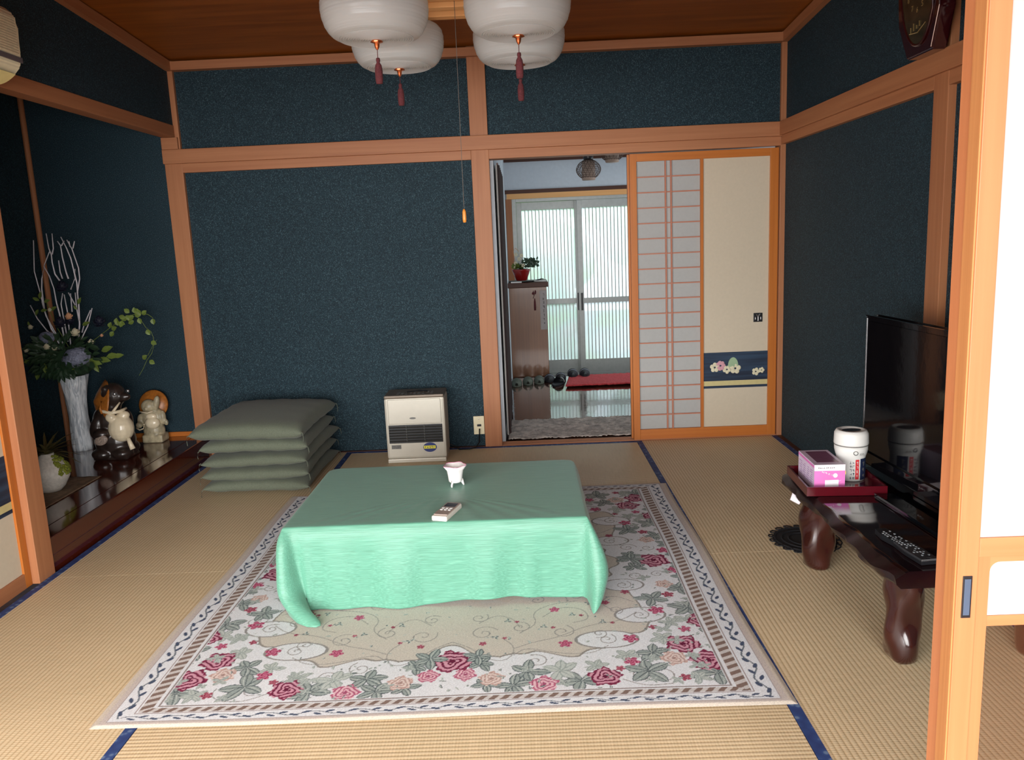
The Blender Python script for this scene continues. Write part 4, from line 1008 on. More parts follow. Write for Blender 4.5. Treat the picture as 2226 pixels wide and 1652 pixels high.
for i, (z, x, y, lb, h, rz) in enumerate(st):
    t = thing('floor_cushion', lb, 'cushion', (x, y, z), 'stacked grey-green floor cushions', rz=math.radians(rz))
    W_, D_ = (.565, .725) if i < 4 else (.60, .735)
    g = cushion_mesh(W_, D_, h*1.03, i)
    bmesh.ops.translate(g.b, verts=g.b.verts, vec=(0, 0, h/2+(.004 if i else .008)))
    if i == 4:
        for v in g.b.verts:
            rr = max(0, 1-(v.co.x/.3)**2)*max(0, 1-(v.co.y/.37)**2); v.co.z += .008*rr
    g.build('cover', M['cushion'], t, True, wld=False)
    for (sx, sy) in ((-1, -1), (1, -1), (1, 1), (-1, 1)):
        g = G(); a, b_ = sx*W_*.493, sy*D_*.493; zz = h/2+.004
        g.tube([(a, b_, zz), (a+sx*.008, b_+sy*.004, zz-.004), (a+sx*.012, b_+sy*.006, zz-.03 if i else .008), (a+sx*.009, b_+sy*.008, max(.004, zz-.065) if i else .005)], [.0025, .002, .0016, .0016], 6)
        g.build('corner_tassel', M['cushion'], t, True, wld=False)

# ------------------------------------------------------------------ heater
hx0, hx1, hy0, hy1, hz = -.622, -.268, -.292, -.075, .405
ht = thing('fan_heater', 'silver grey fan heater with black louvred grille and blue oval sticker', 'heater', ((hx0+hx1)/2, (hy0+hy1)/2, .0))
g = G(); g.box(hx0, hx1, hy0+.006, hy1, .022, .388, .014); g.build('body', M['heater'], ht)
g = G(); g.box(hx0+.001, hx1-.001, hy0+.004, hy1, .386, hz, .008); g.build('top_panel', M['heater_top'], ht)
g = G(); g.box(hx0+.02, hx1-.02, hy0, hy0+.01, .232, .380, .005); g.build('front_panel', M['heater'], ht)
g = G(); g.box(hx0+.004, hx1-.004, hy0-.006, hy1, .001, .024, .004); g.build('base', M['heater'], ht)
g = G(); g.box(hx0+.018, hx1-.018, hy0+.001, hy0+.01, .118, .228, .002); gr = g.build('grille', M['black'], ht)
g = G()
for k in range(6):
    z = .132+k*.0165; g.box(hx0+.022, hx1-.022, hy0-.006, hy0+.004, z-.0018, z+.0018, 0, rotm('X', 25))
for k in (1, 2): x = hx0+.018+k*(hx1-hx0-.036)/3; g.box(x-.003, x+.003, hy0-.004, hy0+.004, .120, .226)
g.build('louvres', plain('dark_metal_louvre', srgb(70, 70, 68), .35, .4), gr)
g = G(); g.box(hx0+.03, hx0+.085, hy0-.001, hy0+.001, .085, .108); g.build('rating_label', M['greyprint'], ht)
scribble('label_print', 7, 2, .05, .017, M['black'], Matrix.Translation((hx0+.0575, hy0-.0011, .0965)) @ Matrix.Rotation(PI/2, 4, 'X'), ht, 4)
g = G(); g.lathe([(0, -.001), (.040, -.001), (.040, .001), (0, .001)], (hx1-.098, hy0+.004, .088), 32, rot=rotm('X', 90), sy=.72); bb = g.build('oval_sticker', M['bluelogo'], ht)
g = G(); g.box(hx1-.134, hx1-.064, hy0+.0018, hy0+.003, .080, .098, .0003); g.build('yellow_band', M['yellow'], ht)
scribble('sticker_print', 5, 1, .066, .016, M['bluelogo'], Matrix.Translation((hx1-.098, hy0+.0017, .089)) @ Matrix.Rotation(PI/2, 4, 'X'), ht, 9)
g = G(); g.lathe([(0, -.0012), (.019, -.0012), (.019, .001), (0, .001)], (hx0+.165, hy0-.0002, .268), 24, rot=rotm('X', 90), sy=.32); g.build('badge', M['greyprint'], ht)
g = G(); cxh, cyh = (hx0+hx1)/2+.02, (hy0+hy1)/2
for k in range(9):
    for j in range(3):
        if (k+j) % 4 == 3: continue
        g.box(hx0+.07+k*.025, hx0+.085+k*.025, hy0+.05+j*.03, hy0+.058+j*.03, hz-.0005, hz+.001)
g.build('control_buttons', M['black'], ht)
g = G(); g.tube([(cxh-.07, cyh-.01, hz+.002), (cxh, cyh+.02, hz+.002), (cxh+.05, cyh-.005, hz+.002)], .005, 6); g.build('display_strip', M['black'], ht)
cab = G().tube([(-.268, -.09, .05), (-.235, -.07, .03), (-.215, -.06, .006), (-.15, -.06, .006), (-.11, -.05, .012), (-.09, -.012, .035), (-.085, -.004, .12)], .004, 7).build('power_cable', M['darkcord'], None, True)
tag(cab, 'black power cable running from the heater along the wall to the outlet', 'cable')
# outlet
ou = thing('wall_outlet', 'cream wall outlet plate beside the middle post', 'outlet', (-.0865, .02, .138))
g = G(); g.box(-.122, -.055, .012, .026, .080, .196, .003); g.build('plate', M['cream'], ou)
g = G(); g.box(-.100, -.074, .010, .014, .131, .145, .001); g.build('socket', M['black'], ou)
g = G(); g.ell((-.088, .012, .098), (.003, .001, .003), seg=8); g.build('screw', M['silver'], ou)
g = G(); g.ell((-.088, .012, .178), (.003, .001, .003), seg=8); g.build('screw', M['silver'], ou)

# ------------------------------------------------------------------ TV board
bd = thing('tv_board', 'low black-lacquered live-edge plank on round root-wood legs', 'low board', (1.44, -2.25, 0))
def slab():
    b = bmesh.new(); y0, y1 = -2.83, -1.865; N = 44; rows = []
    rr = random.Random(2)
    for i in range(N+1):
        t = i/N; y = y0+t*(y1-y0)
        w1 = .003*math.sin(t*9+.5)+.003*math.sin(t*27)+.002*math.sin(t*61+1)
        w2 = .005*math.sin(t*11+2)+.005*math.sin(t*23+1)+.003*math.sin(t*57)
        xt = 1.215+w1; xb = 1.190+w2
        if t < .06: xt += .008*(1-t/.06); xb += .004*(1-t/.06)
        if t > .93: xt += .03*((t-.93)/.07)**2; xb += .02*((t-.93)/.07)**2
        rows.append([(1.76, y, .302), (1.76, y, .350), (xt+.012, y, .350), (xt, y, .346), (xb-.004+.006*math.sin(t*41), y, .328+.003*math.sin(t*33)), (xb, y, .312), (xb+.012, y, .300)])
    V = [[b.verts.new(p) for p in r] for r in rows]
    for a, c in zip(V, V[1:]):
        for k in range(len(a)): b.faces.new((a[k], a[(k+1) % len(a)], c[(k+1) % len(a)], c[k]))
    b.faces.new(V[0][::-1]); b.faces.new(V[-1]); g = G(); g.b.free(); g.b = b; return g
o = slab().build('plank', M['board'], bd); autosmooth(o, 35)
o.data.materials.append(plain('dark_bark_edge', srgb(26, 11, 13), .33, var=.5, scale=70))
for p in o.data.polygons:
    if p.normal.x < -.35: p.material_index = 1
def rootleg(x, y, r, seed, h=.302):
    rd = random.Random(seed); p = [rd.uniform(0, 6) for _ in range(4)]
    g = G(); prof = []
    for k in range(25):
        t = k/24; prof.append((r*(1+.05*math.sin(t*7+p[0])+.05*math.sin(t*13+p[1])-(.25*max(0, .05-t)/.05)), t*h))
    prof = [(q, max(z, .0018)) for q, z in prof]; prof = [(0.0001, .0018)]+prof+[(.0001, h)]
    g.lathe(prof, (x, y, 0), 28, fn=lambda a, z: 1+.10*math.sin(2*a+p[2]+z*22)+.07*math.sin(3*a+p[3]-z*34)+.03*math.sin(5*a+z*40)); g.build('leg', M['leg'], bd, True)
rootleg(1.305, -2.665, .050, 1); rootleg(1.300, -1.985, .058, 5); rootleg(1.70, -2.665, .05, 3); rootleg(1.69, -1.98, .05, 4)
# TV
import mathutils
tv = thing('television', 'black flat screen television standing on the low board', 'television', (1.50, -1.89, .351), rz=0)
A3 = math.radians(3)
def TVb(s0, s1, z0, z1, d0, d1, bev=.002, tilt=0):
    """box along the screen: s runs toward the viewer, d is depth behind the screen plane"""
    g = G(); r = bmesh.ops.create_cube(g.b, size=1)
    for v in r['verts']:
        s = (s0+s1)/2+v.co.y*(s1-s0); d = (d0+d1)/2+v.co.x*(d1-d0); z = (z0+z1)/2+v.co.z*(z1-z0)
        v.co = Vector((1.497+s*math.sin(A3)+d*math.cos(A3), -1.885-s*math.cos(A3)+d*math.sin(A3), z))
    if bev: bmesh.ops.bevel(g.b, geom=list(g.b.edges), offset=bev, segments=2, affect='EDGES')
    return g
TVb(0, .90, .388, .942, .006, .045, .004).build('casing', M['gloss_black'], tv)
TVb(.018, .882, .435, .925, .002, .007, 0).build('screen', M['screen'], tv)
TVb(0, .90, .388, .430, -.004, .008, .002).build('lower_bezel', M['gloss_black'], tv)
TVb(-.003, .0, .40, .935, .004, .012, 0).build('silver_edge', M['silver'], tv)
TVb(.33, .80, .351, .360, -.105, .13, .004).build('stand_base', M['gloss_black'], tv)
TVb(.36, .54, .360, .43, .012, .05, .004).build('stand_neck', M['gloss_black'], tv)
lt = Matrix.Translation((1.497+.43*math.sin(A3)-.0045, -1.885-.43*math.cos(A3), .409)) @ Matrix(((0, 0, -1, 0), (-1, 0, 0, 0), (0, 1, 0, 0), (0, 0, 0, 1)))
scribble('maker_mark', 5, 1, .05, .010, M['silver'], lt, tv, 2)
# tray
ty = thing('lacquer_tray', 'square maroon lacquer tray holding the pink box and white canister', 'tray', (1.33, -2.05, .351))
RZ = Matrix.Rotation(math.radians(-4), 3, 'Z'); pv = (1.33, -2.05, .36)
g = G(); g.box(1.20, 1.46, -2.19, -1.93, .3515, .357, 0, RZ, pv); g.build('bottom', M['tray'], ty)
for b in ((1.20, 1.46, -2.196, -2.19), (1.20, 1.46, -1.93, -1.924), (1.194, 1.20, -2.196, -1.924), (1.46, 1.466, -2.196, -1.924)):
    g = G(); g.box(b[0], b[1], b[2], b[3], .3515, .384, .0, RZ, pv); g.build('rim', M['tray'], ty)
# mask box
mb = thing('mask_box', 'pink and white printed cardboard box of face masks on the tray', 'box', (1.295, -2.06, .357))
bx0, bx1, by0, by1, bz0, bz1 = 1.228, 1.334, -2.150, -1.955, .3575, .452
RB = Matrix.Rotation(math.radians(-3), 3, 'Z'); pb = (1.29, -2.05, .4)
g = G(); g.box(bx0, bx1, by0, by1, bz0, bz1, .001, RB, pb); g.build('carton', M['lilac'], mb)
def faceY(x0, x1, z0, z1, m, nm, off=.0006):
    g = G(); g.box(bx0+x0*(bx1-bx0), bx0+x1*(bx1-bx0), by0-off, by0+.0002, bz0+z0*(bz1-bz0), bz0+z1*(bz1-bz0), 0, RB, pb); return g.build(nm, m, mb)
faceY(.0, 1, .0, .76, M['pink'], 'pink_front'); faceY(0, 1, .77, 1, M['pinkw'], 'white_header'); 
g = G(); c = Vector((bx0+.86*(bx1-bx0), by0-.0012, bz0+.68*(bz1-bz0))); g.lathe([(0, -.0004), (.013, -.0004), (.013, .0004), (0, .0004)], c, 20, rot=rotm('X', 90)); g.build('yellow_seal', plain('yellow_seal', srgb(236, 200, 90), .4), mb)
g = G(); c = Vector((bx0+.52*(bx1-bx0), by0-.0014, bz0+.20*(bz1-bz0))); g.box(c.x-.024, c.x+.024, c.y-.0004, c.y+.0004, c.z-.017, c.z+.020, .0003)
g.tube([(c.x+.024, c.y, c.z+.014), (c.x+.038, c.y, c.z+.022), (c.x+.044, c.y, c.z+.006), (c.x+.026, c.y, c.z-.01)], .0008, 5)
g.lathe([(0, -.0004), (.008, -.0004), (.008, .0004), (0, .0004)], (c.x+.012, c.y, c.z+.036), 14, rot=rotm('X', 90)); g.lathe([(0, -.0004), (.009, -.0004), (.009, .0004), (0, .0004)], (c.x-.038, c.y, c.z-.014), 14, rot=rotm('X', 90))
g.build('mask_picture', M['pinkw'], mb)
scribble('header_print', 14, 1, .094, .0065, M['greyprint'], Matrix.Translation((bx0+.50*(bx1-bx0), by0-.0007, bz0+.88*(bz1-bz0))) @ Matrix.Rotation(PI/2, 4, 'X'), mb, 5)
scribble('front_print', 4, 1, .045, .010, M['pinkw'], Matrix.Translation((bx0+.38*(bx1-bx0), by0-.0007, bz0+.66*(bz1-bz0))) @ Matrix.Rotation(PI/2, 4, 'X') @ Matrix.Rotation(-.35, 4, 'Z'), mb, 6)
g = G(); g.box(bx0+.018, bx1-.012, by0+.03, by1-.02, bz1-.0002, bz1+.0006, 0, RB, pb); g.build('top_print', M['plum'], mb)
g = G(); g.box(bx0-.0006, bx0+.0002, by0+.002, by1-.002, bz1-.012, bz1-.004, 0, RB, pb); g.build('side_stripe', M['pink'], mb)
sd = Matrix.Translation((bx0-.004, (by0+by1)/2, .405)) @ Matrix(((0, 0, -1, 0), (-1, 0, 0, 0), (0, 1, 0, 0), (0, 0, 0, 1)))
g = G()
rr = random.Random(5)
for k in range(7):
    for q in range(4):
        y = by0+.02+q*.042; g.box(bx0-.0006, bx0+.0002, y, y+rr.uniform(.015, .035), .375+k*.008, .3775+k*.008, 0, RB, pb)
g.build('side_print', plain('mauve_print', srgb(170, 140, 180), .5), mb)
# canister
kx, ky = 1.404, -2.012
kn = thing('wipes_canister', 'white wet wipes canister with navy and red print on the tray', 'canister', (kx, ky, .357))
g = G(); g.lathe([(0, .3575), (.049, .3575), (.051, .362), (.051, .444), (.054, .454), (.058, .470), (.0585, .487), (0, .487)], (kx, ky, 0), 40); g.build('body', M['white'], kn, True)
g = G(); g.lathe([(.0595, .490), (.0605, .494), (.059, .530), (.053, .541), (.043, .543), (.039, .539), (0, .539)], (kx, ky, 0), 40); ld = g.build('lid', M['white'], kn, True)
g = G(); g.lathe([(.0592, .4865), (.0592, .4905)], (kx, ky, 0), 40); g.build('lid_seam', M['greyprint'], kn, True)
g = G(); g.lathe([(0, .5392), (.034, .5392), (.034, .5402), (0, .5402)], (kx, ky, 0), 24, sy=.6); g.build('lid_recess', M['lcd'], ld)
def wrap(a0, a1, z0, z1, m, nm, r=.0515, par=None):
    g = G(); N = 14
    g.grid(N, 1, lambda u, v: (kx+r*math.cos(a0+u*(a1-a0)), ky+r*math.sin(a0+u*(a1-a0)), z0+v*(z1-z0))); return g.build(nm, m, par or kn, True)
ca = math.atan2(-4.89-ky, .218-kx)   # direction toward the near side
wrap(ca+.70, ca+1.45, .362, .442, M['navyprint'], 'navy_label'); wrap(ca+.34, ca+.60, .366, .440, M['redprint'], 'red_label')
def wtext(nm, cols, rows, ang, z, w_, h_, m, r, seed):
    c, s_ = math.cos(ang), math.sin(ang)
    mt = Matrix(((-s_, 0, c, kx+r*c), (c, 0, s_, ky+r*s_), (0, 1, 0, z), (0, 0, 0, 1))); return scribble(nm, cols, rows, w_, h_, m, mt, kn, seed)
wtext('red_label_print', 1, 4, ca+.47, .403, .009, .064, M['white'], .0516, 1); wtext('blue_print', 2, 5, ca+.12, .400, .019, .070, M['navyprint'], .0514, 2)
wtext('navy_label_print', 1, 3, ca+.98, .40, .018, .066, M['greyprint'], .0516, 3); wtext('upper_print', 4, 2, ca+.72, .460, .020, .010, M['greyprint'], .0570, 4)
g = G(); c = ca+.30; g.tube([(kx+.0585*math.cos(c+.13*math.cos(t)), ky+.0585*math.sin(c+.13*math.cos(t)), .466+.007*math.sin(t)) for t in [2*PI*k/16 for k in range(17)]], .0014, 5); g.build('round_emblem', M['greyprint'], kn, True)
# TV remote
r2 = thing('tv_remote', 'dark and silver TV remote control lying on the low board', 'remote control', (1.292, -2.675, .3508), rz=math.radians(7))
g = G(); g.prism([(-.023, -.120), (.023, -.120), (.025, -.04), (.019, .02), (.024, .075), (.016, .122), (-.016, .122), (-.024, .075), (-.019, .02), (-.025, -.04)], 'Z', .001, .017); g.build('shell', M['black'], r2, wld=False)
g = G(); g.prism([(-.0235, -.1215), (-.010, -.1215), (-.006, -.112), (.006, -.112), (.010, -.1215), (.0235, -.1215), (.0258, -.04), (.0195, .02), (-.0195, .02), (-.0258, -.04)], 'Z', .012, .0185); g.build('silver_face', M['remote_tv'], r2, wld=False)
rb = random.Random(8)
g = G()
for j in range(17):
    for i in range(4):
        if rb.random() < .3: continue
        x = (-.0145+.0097*i); y = -.095+.0118*j; q = .0186 if y < .02 else .0172; g.box(x-.0022, x+.0022, y-.0024, y+.0024, q-.0005, q+.0015, .0005)
g.build('buttons', plain('pale_buttons', srgb(140, 146, 150), .5, var=.6, scale=90), r2, wld=False)
g = G(); g.box(-.024, .024, -.1225, -.1205, .013, .0185, .0006); g.build('bright_end', M['silver'], r2, wld=False)
# doily
dl = G(); N = 72
dx_, dy_ = 1.345, -1.72
ring = [(dx_+(.140+.004*math.cos(18*2*PI*k/N*1))*math.cos(2*PI*k/N)*.9, dy_+(.140+.004*math.cos(18*2*PI*k/N))*math.sin(2*PI*k/N)) for k in range(N)]
dl.prism(ring, 'Z', .0015, .004); 
for k in range(18):
    a = 2*PI*k/18; dl.tube([(dx_+(.146+.012*math.cos(t))*math.cos(a+.15*math.sin(t))*.9, dy_+(.146+.012*math.cos(t))*math.sin(a+.15*math.sin(t)), .006+.003*math.sin(t)) for t in [2*PI*j/8 for j in range(9)]], .0028, 5)
for rr_ in (.13, .10, .07): dl.tube([(dx_+rr_*.9*math.cos(a), dy_+rr_*math.sin(a), .006) for a in [2*PI*j/40 for j in range(41)]], .004, 5)
o = dl.build('lace_doily', M['doily']); tag(o, 'round black lace doily on the tatami behind the leg of the low board', 'doily')
# small paper tag under the plank
o = G().tube([(1.212, -1.98, .298), (1.205, -1.985, .275), (1.225, -2.0, .26)], [.008, .014, .006], 8).build('ribbon_scrap', M['pinkw'], None, True)
tag(o, 'crumpled white and pink ribbon scrap hanging under the edge of the low board', 'ribbon')

# ------------------------------------------------------------------ clock and glass award on the right nageshi
ck = thing('wall_clock', 'elongated octagonal rosewood clock with oval dark dial leaning on the right beam', 'clock', (1.70, -1.80, 1.90))
def cl_pt(s, h, d):   # s along -Y, h height, d depth from the face toward the wall; leaning
    t = math.radians(6); return Vector((1.699-h*math.sin(t)*.5+d, -1.785-s, 1.879+h))
g = G(); hw_, HH = .158, .48
outl = [(-.095, 0), (.095, 0), (hw_, .13), (hw_, .35), (.095, HH), (-.095, HH), (-hw_, .35), (-hw_, .13)]
A_ = [g.b.verts.new(cl_pt(s, h, 0)) for s, h in outl]; B_ = [g.b.verts.new(cl_pt(s*1.02, h, .052)) for s, h in outl]
g.b.faces.new(A_); g.b.faces.new(B_[::-1])
for i in range(8): g.b.faces.new((A_[i], B_[i], B_[(i+1) % 8], A_[(i+1) % 8]))
bmesh.ops.bevel(g.b, geom=list(g.b.edges), offset=.006, segments=2, affect='EDGES'); g.build('case', M['rosewood'], ck)
def disc(rx, rh, d, m, nm, th=.002, par=None):
    g = G(); P = [cl_pt(rx*math.cos(2*PI*k/40), HH/2+rh*math.sin(2*PI*k/40), d) for k in range(40)]; Q = [p+Vector((th, 0, 0)) for p in P]
    a = [g.b.verts.new(p) for p in P]; b_ = [g.b.verts.new(p) for p in Q]; g.b.faces.new(a); g.b.faces.new(b_[::-1])
    for i in range(40): g.b.faces.new((a[i], b_[i], b_[(i+1) % 40], a[(i+1) % 40]))
    return g.build(nm, m, par or ck)
dd = disc(.118, .20, -.003, M['dial'], 'dial')
g = G(); g.tube([cl_pt(.121*math.cos(a), HH/2+.205*math.sin(a), -.003) for a in [2*PI*k/48 for k in range(49)]], .005, 8, False); g.build('bezel', M['rosewood'], ck, True)
g = G(); g.tube([cl_pt(.150, .135, -.001), cl_pt(.150, .34, -.001)], .0018, 5); g.tube([cl_pt(.150, .135, -.001), cl_pt(.090, .01, -.001)], .0018, 5); g.build('silver_line', M['silver'], ck)
mt0 = Matrix(((0, 0, -1, 0), (-1, 0, 0, 0), (0, 1, 0, 0), (0, 0, 0, 1)))
for k in range(12):
    a = PI/2-2*PI*k/12; p = cl_pt(.075*math.cos(a), .25+.095*math.sin(a), -.0045)
    text('numeral', str(12 if k == 0 else k), .028, M['gold'], Matrix.Translation(p) @ mt0, dd, .0003)
g = G(); g.tube([cl_pt(0, .25, -.006), cl_pt(.03, .28, -.006)], .002, 5); g.tube([cl_pt(0, .25, -.006), cl_pt(-.01, .31, -.006)], .0016, 5); g.build('hands', M['gold'], dd)
g = G(); 
for k in range(4): g.tube([cl_pt(-.05+.022*k, .085+.004*k, -.005), cl_pt(-.049+.022*k, .105+.01*(k%2), -.005)], .0013, 5)
g.tube([cl_pt(-.06, .085, -.005), cl_pt(0, .078, -.005), cl_pt(.06, .10, -.005)], .0015, 5); g.build('dial_ornament', M['gold'], dd)
pf = thing('glass_plaque', 'glossy black framed plaque with a painted white reflection beside the clock', 'plaque', (1.76, -2.02, 1.887))
g = G(); g.box(1.755, 1.772, -2.12, -1.985, 1.8865, 2.20, .004); g.build('plate', M['gloss_black'], pf)
g = G(); g.box(1.751, 1.756, -2.050, -2.034, 1.915, 2.15, .001); g.box(1.751, 1.756, -2.050, -2.015, 1.905, 1.918, .001); g.build('painted_reflection', M['porcelain'], pf)  # white strips painted in place of a reflection on the plaque

# ------------------------------------------------------------------ air conditioner, upper left
ac = thing('air_conditioner', 'cream wall air conditioner with dotted grille at the upper left edge', 'air conditioner', (-1.70, -2.15, 1.93))
prof = [(-1.797, 1.925), (-1.70, 1.925), (-1.64, 1.945), (-1.600, 1.985), (-1.592, 2.03), (-1.592, 2.12), (-1.600, 2.17), (-1.63, 2.195), (-1.797, 2.20)]
g = G(); g.prism([(x, z) for x, z in prof], 'Y', -2.55, -1.785)
bmesh.ops.bevel(g.b, geom=[e for e in g.b.edges], offset=.006, segments=2, affect='EDGES'); o = g.build('casing', M['cream'], ac)
g = G(); g.box(-1.5925, -1.588, -2.53, -1.80, 2.02, 2.155, .002); gg = g.build('front_grille', M['ac_grille'], ac)
g = G()
for k in range(14): z = 2.027+k*.0092; g.box(-1.5885, -1.5865, -2.52, -1.81, z, z+.003)
g.build('ribs', plain('tan_ribs', srgb(180, 164, 132), .6), gg)  # ribs a duller tan than the cream grille
g = G(); g.box(-1.5935, -1.588, -2.54, -1.79, 1.998, 2.016); g.build('dark_stripe', plain('grey_stripe_plastic', srgb(92, 84, 86), .5), ac)
g = G(); g.grid(8, 1, lambda u, v: (-1.69+u*.08, -2.53+v*.72, 1.9225+.0*u+.034*u*u)); g.build('air_flap', plain('pale_yellow_flap', srgb(220, 204, 140), .5), ac, True)

# ------------------------------------------------------------------ alcove: flower arrangement
VZ = .15
fa = thing('flower_arrangement', 'tall white bark-textured vase with silver branches, navy roses and trailing ivy', 'flower arrangement', (-2.45, -.25, VZ))
vx, vy = -2.452, -.25
g = G(); g.lathe([(.0, VZ+.0005), (.056, VZ+.0005), (.057, .18), (.054, .28), (.052, .36), (.056, .45), (.066, .53), (.078, .60), (.073, .60), (.05, .45), (0, .44)], (vx, vy, 0), 48,
              fn=lambda a, z: 1+.05*math.sin(9*a+z*16)+.035*math.sin(5*a-z*23)); vo = g.build('vase', M['vase'], fa, True)
BR = [[(-2.569, 1.391), (-2.592, 1.217), (-2.574, 1.087), (-2.562, 0.974), (-2.541, 0.881), (-2.497, 0.788)], [(-2.493, 1.426), (-2.49, 1.341), (-2.478, 1.307), (-2.48, 1.263), (-2.473, 1.195), (-2.453, 1.155)], [(-2.463, 1.425), (-2.469, 1.34), (-2.478, 1.307)], [(-2.493, 1.324), (-2.53, 1.248), (-2.556, 1.171), (-2.566, 1.11), (-2.565, 1.0)], [(-2.52, 1.242), (-2.497, 1.185), (-2.485, 1.112), (-2.483, 1.027), (-2.478, 0.964), (-2.47, .80)], [(-2.438, 1.38), (-2.423, 1.354), (-2.42, 1.288), (-2.409, 1.204), (-2.403, 1.164)], [(-2.411, 1.381), (-2.423, 1.354)], [(-2.403, 1.403), (-2.381, 1.341), (-2.364, 1.28), (-2.361, 1.219), (-2.352, 1.14), (-2.358, 1.08)], [(-2.376, 1.385), (-2.36, 1.346), (-2.351, 1.335), (-2.329, 1.223), (-2.334, 1.161), (-2.357, 1.084), (-2.361, 1.016), (-2.37, .9), (-2.40, .75)], [(-2.34, 1.376), (-2.351, 1.335)], [(-2.353, 1.376), (-2.36, 1.346)], [(-2.361, 1.219), (-2.369, 1.163), (-2.395, 1.102)], [(-2.428, 1.271), (-2.431, 1.205), (-2.429, 1.166)], [(-2.641, 1.022), (-2.613, 0.942), (-2.566, 0.871), (-2.525, 0.829), (-2.47, .72)], [(-2.282, 0.99), (-2.321, 0.889), (-2.371, 0.817), (-2.41, .7)], [(-2.292, 0.979), (-2.337, 0.901), (-2.361, 0.851)], [(-2.458, 1.082), (-2.47, 1.021), (-2.46, .8)], [(-2.427, 1.076), (-2.427, 0.974), (-2.44, .7)], [(-2.403, 1.086), (-2.376, 1.011)], [(-2.401, 1.08), (-2.407, 0.973)], [(-2.569, 1.042), (-2.559, 0.956), (-2.521, 0.863), (-2.48, 0.787), (-2.46, .62)], [(-2.36, 1.084), (-2.37, 0.994), (-2.369, 0.92)]]
rb = random.Random(11)
for b in BR:
    dy = rb.uniform(-.03, .03); g = G(); m = len(b)
    g.tube([(x+rb.uniform(-.002, .002), -.25+dy*(1-k/m), z) for k, (x, z) in enumerate(b)], [.0028+.0022*k/m for k in range(m)], 6); g.build('silver_branch', M['branch'], fa, True)
def roseball(c, r, m, nm):
    g = G(); rd = random.Random(int(c[0]*1000)); c = Vector(c)
    for k in range(22):
        t = k/22; th = k*2.399; ph = .25+1.35*t; d = Vector((math.sin(ph)*math.cos(th), -math.cos(ph)*.9, math.sin(ph)*math.sin(th)))
        p = c+d*r*(.45+.45*t); R3 = d.to_track_quat('Z', 'Y').to_matrix()
        g.ell(p, (r*.34, r*.34, r*.10), R3 @ rotm('X', 25), seg=8)
    g.ell(c, (r*.6,)*3, seg=10); return g.build(nm, m, fa, True)
for (x, z) in ((-2.421, 1.121), (-2.462, .915), (-2.233, .911)): roseball((x, -.29, z), .036, M['navy_rose'], 'navy_rose')
roseball((-2.414, -.27, .924), .028, M['navy_rose'], 'navy_rose')
for i, (x, z) in enumerate([(-2.382, 0.954), (-2.358, 0.86), (-2.275, 0.802), (-2.208, 0.836), (-2.612, 0.901), (-2.535, 0.784), (-2.657, 0.767), (-2.487, 0.995), (-2.49, .775), (-2.44, .69)]):
    roseball((x, -.33, z), (.022, .026, .017, .010, .015, .020, .014, .012, .016, .016)[i], M['peach'] if i in (0, 3) else M['cream_p'], 'peach_rose' if i in (0, 3) else 'cream_rose')
def hyd(c, r, nm, seed, m='hyd'):
    g = G(); rd = random.Random(seed); c = Vector(c)
    for k in range(110):
        d = Vector((rd.gauss(0, 1), rd.gauss(0, 1)-.5, rd.gauss(0, 1))).normalized(); p = c+Vector((d.x*r*1.1, d.y*r*.8, d.z*r*.85))
        for j in range(4):
            sd = d.orthogonal().normalized(); sd.rotate(mathutils.Quaternion(d, j*PI/2+k)); g.leaf(p, sd+d*.15, d, .021, .017, .25)
    g.ell(c, (r*.7, r*.5, r*.55), seg=12); return g.build(nm, M[m], fa)
hyd((-2.363, -.335, .722), .062, 'hydrangea_head', 1); hyd((-2.545, -.30, .835), .035, 'hydrangea_head', 2); hyd((-2.40, -.33, .70), .045, 'hydrangea_head', 3)
rd = random.Random(21)
g = G()
for k in range(260):
    a = rd.uniform(0, 2*PI); r = rd.uniform(.03, .20); c = Vector((-2.46+r*1.05*math.cos(a), -.27-.10*rd.random(), .725+r*.55*math.sin(a)))
    d = Vector((math.cos(a), rd.uniform(-1, .2), math.sin(a)*.6+rd.uniform(-.5, .4))); g.leaf(c, d, (0, -1, .6), rd.uniform(.03, .065), rd.uniform(.018, .032))
g.ell((-2.45, -.25, .68), (.14, .07, .09)); g.build('dark_foliage', M['leaf_d'], fa)
g = G()   # palmate leaf hanging at the front
for k in range(9):
    a = math.radians(-205+k*26); g.leaf((-2.465, -.345, .655), (math.cos(a), -.25, math.sin(a)), (0, -1, .2), .085, .030)
g.build('palmate_leaf', plain('deep_green_leaf', srgb(34, 58, 36), .45), fa)
g = G()
for (x, z, a, L) in ((-2.602, .657, -110, .07), (-2.556, .690, -90, .06), (-2.63, .71, 190, .06), (-2.384, .655, 200, .06), (-2.30, .70, -20, .08), (-2.25, .70, -10, .07), (-2.225, .745, 20, .075), (-2.19, .715, 5, .075), (-2.15, .712, 10, .06), (-2.53, 1.06, 70, .045), (-2.545, 1.05, 150, .04), (-2.51, 1.04, 20, .04), (-2.56, 1.0, -120, .04), (-2.545, .99, 10, .04), (-2.49, .99, 30, .045), (-2.32, 1.02, 60, .045), (-2.325, .99, 120, .03), (-2.62, .905, 100, .03), (-2.31, .90, 20, .05), (-2.27, .68, -60, .06), (-2.42, .70, 160, .04)):
    a = math.radians(a); g.leaf((x, -.33+rd.uniform(-.02, .02), z), (math.cos(a), -.2, math.sin(a)), (0, -1, .3), L, L*.5)
g.tube([(-2.42, -.28, .66), (-2.3, -.31, .69), (-2.17, -.33, .715)], .002, 5); g.tube([(-2.42, -.27, .72), (-2.5, -.27, .9), (-2.54, -.27, 1.06)], .002, 5)
g.build('light_leaves', M['leaf_l'], fa)
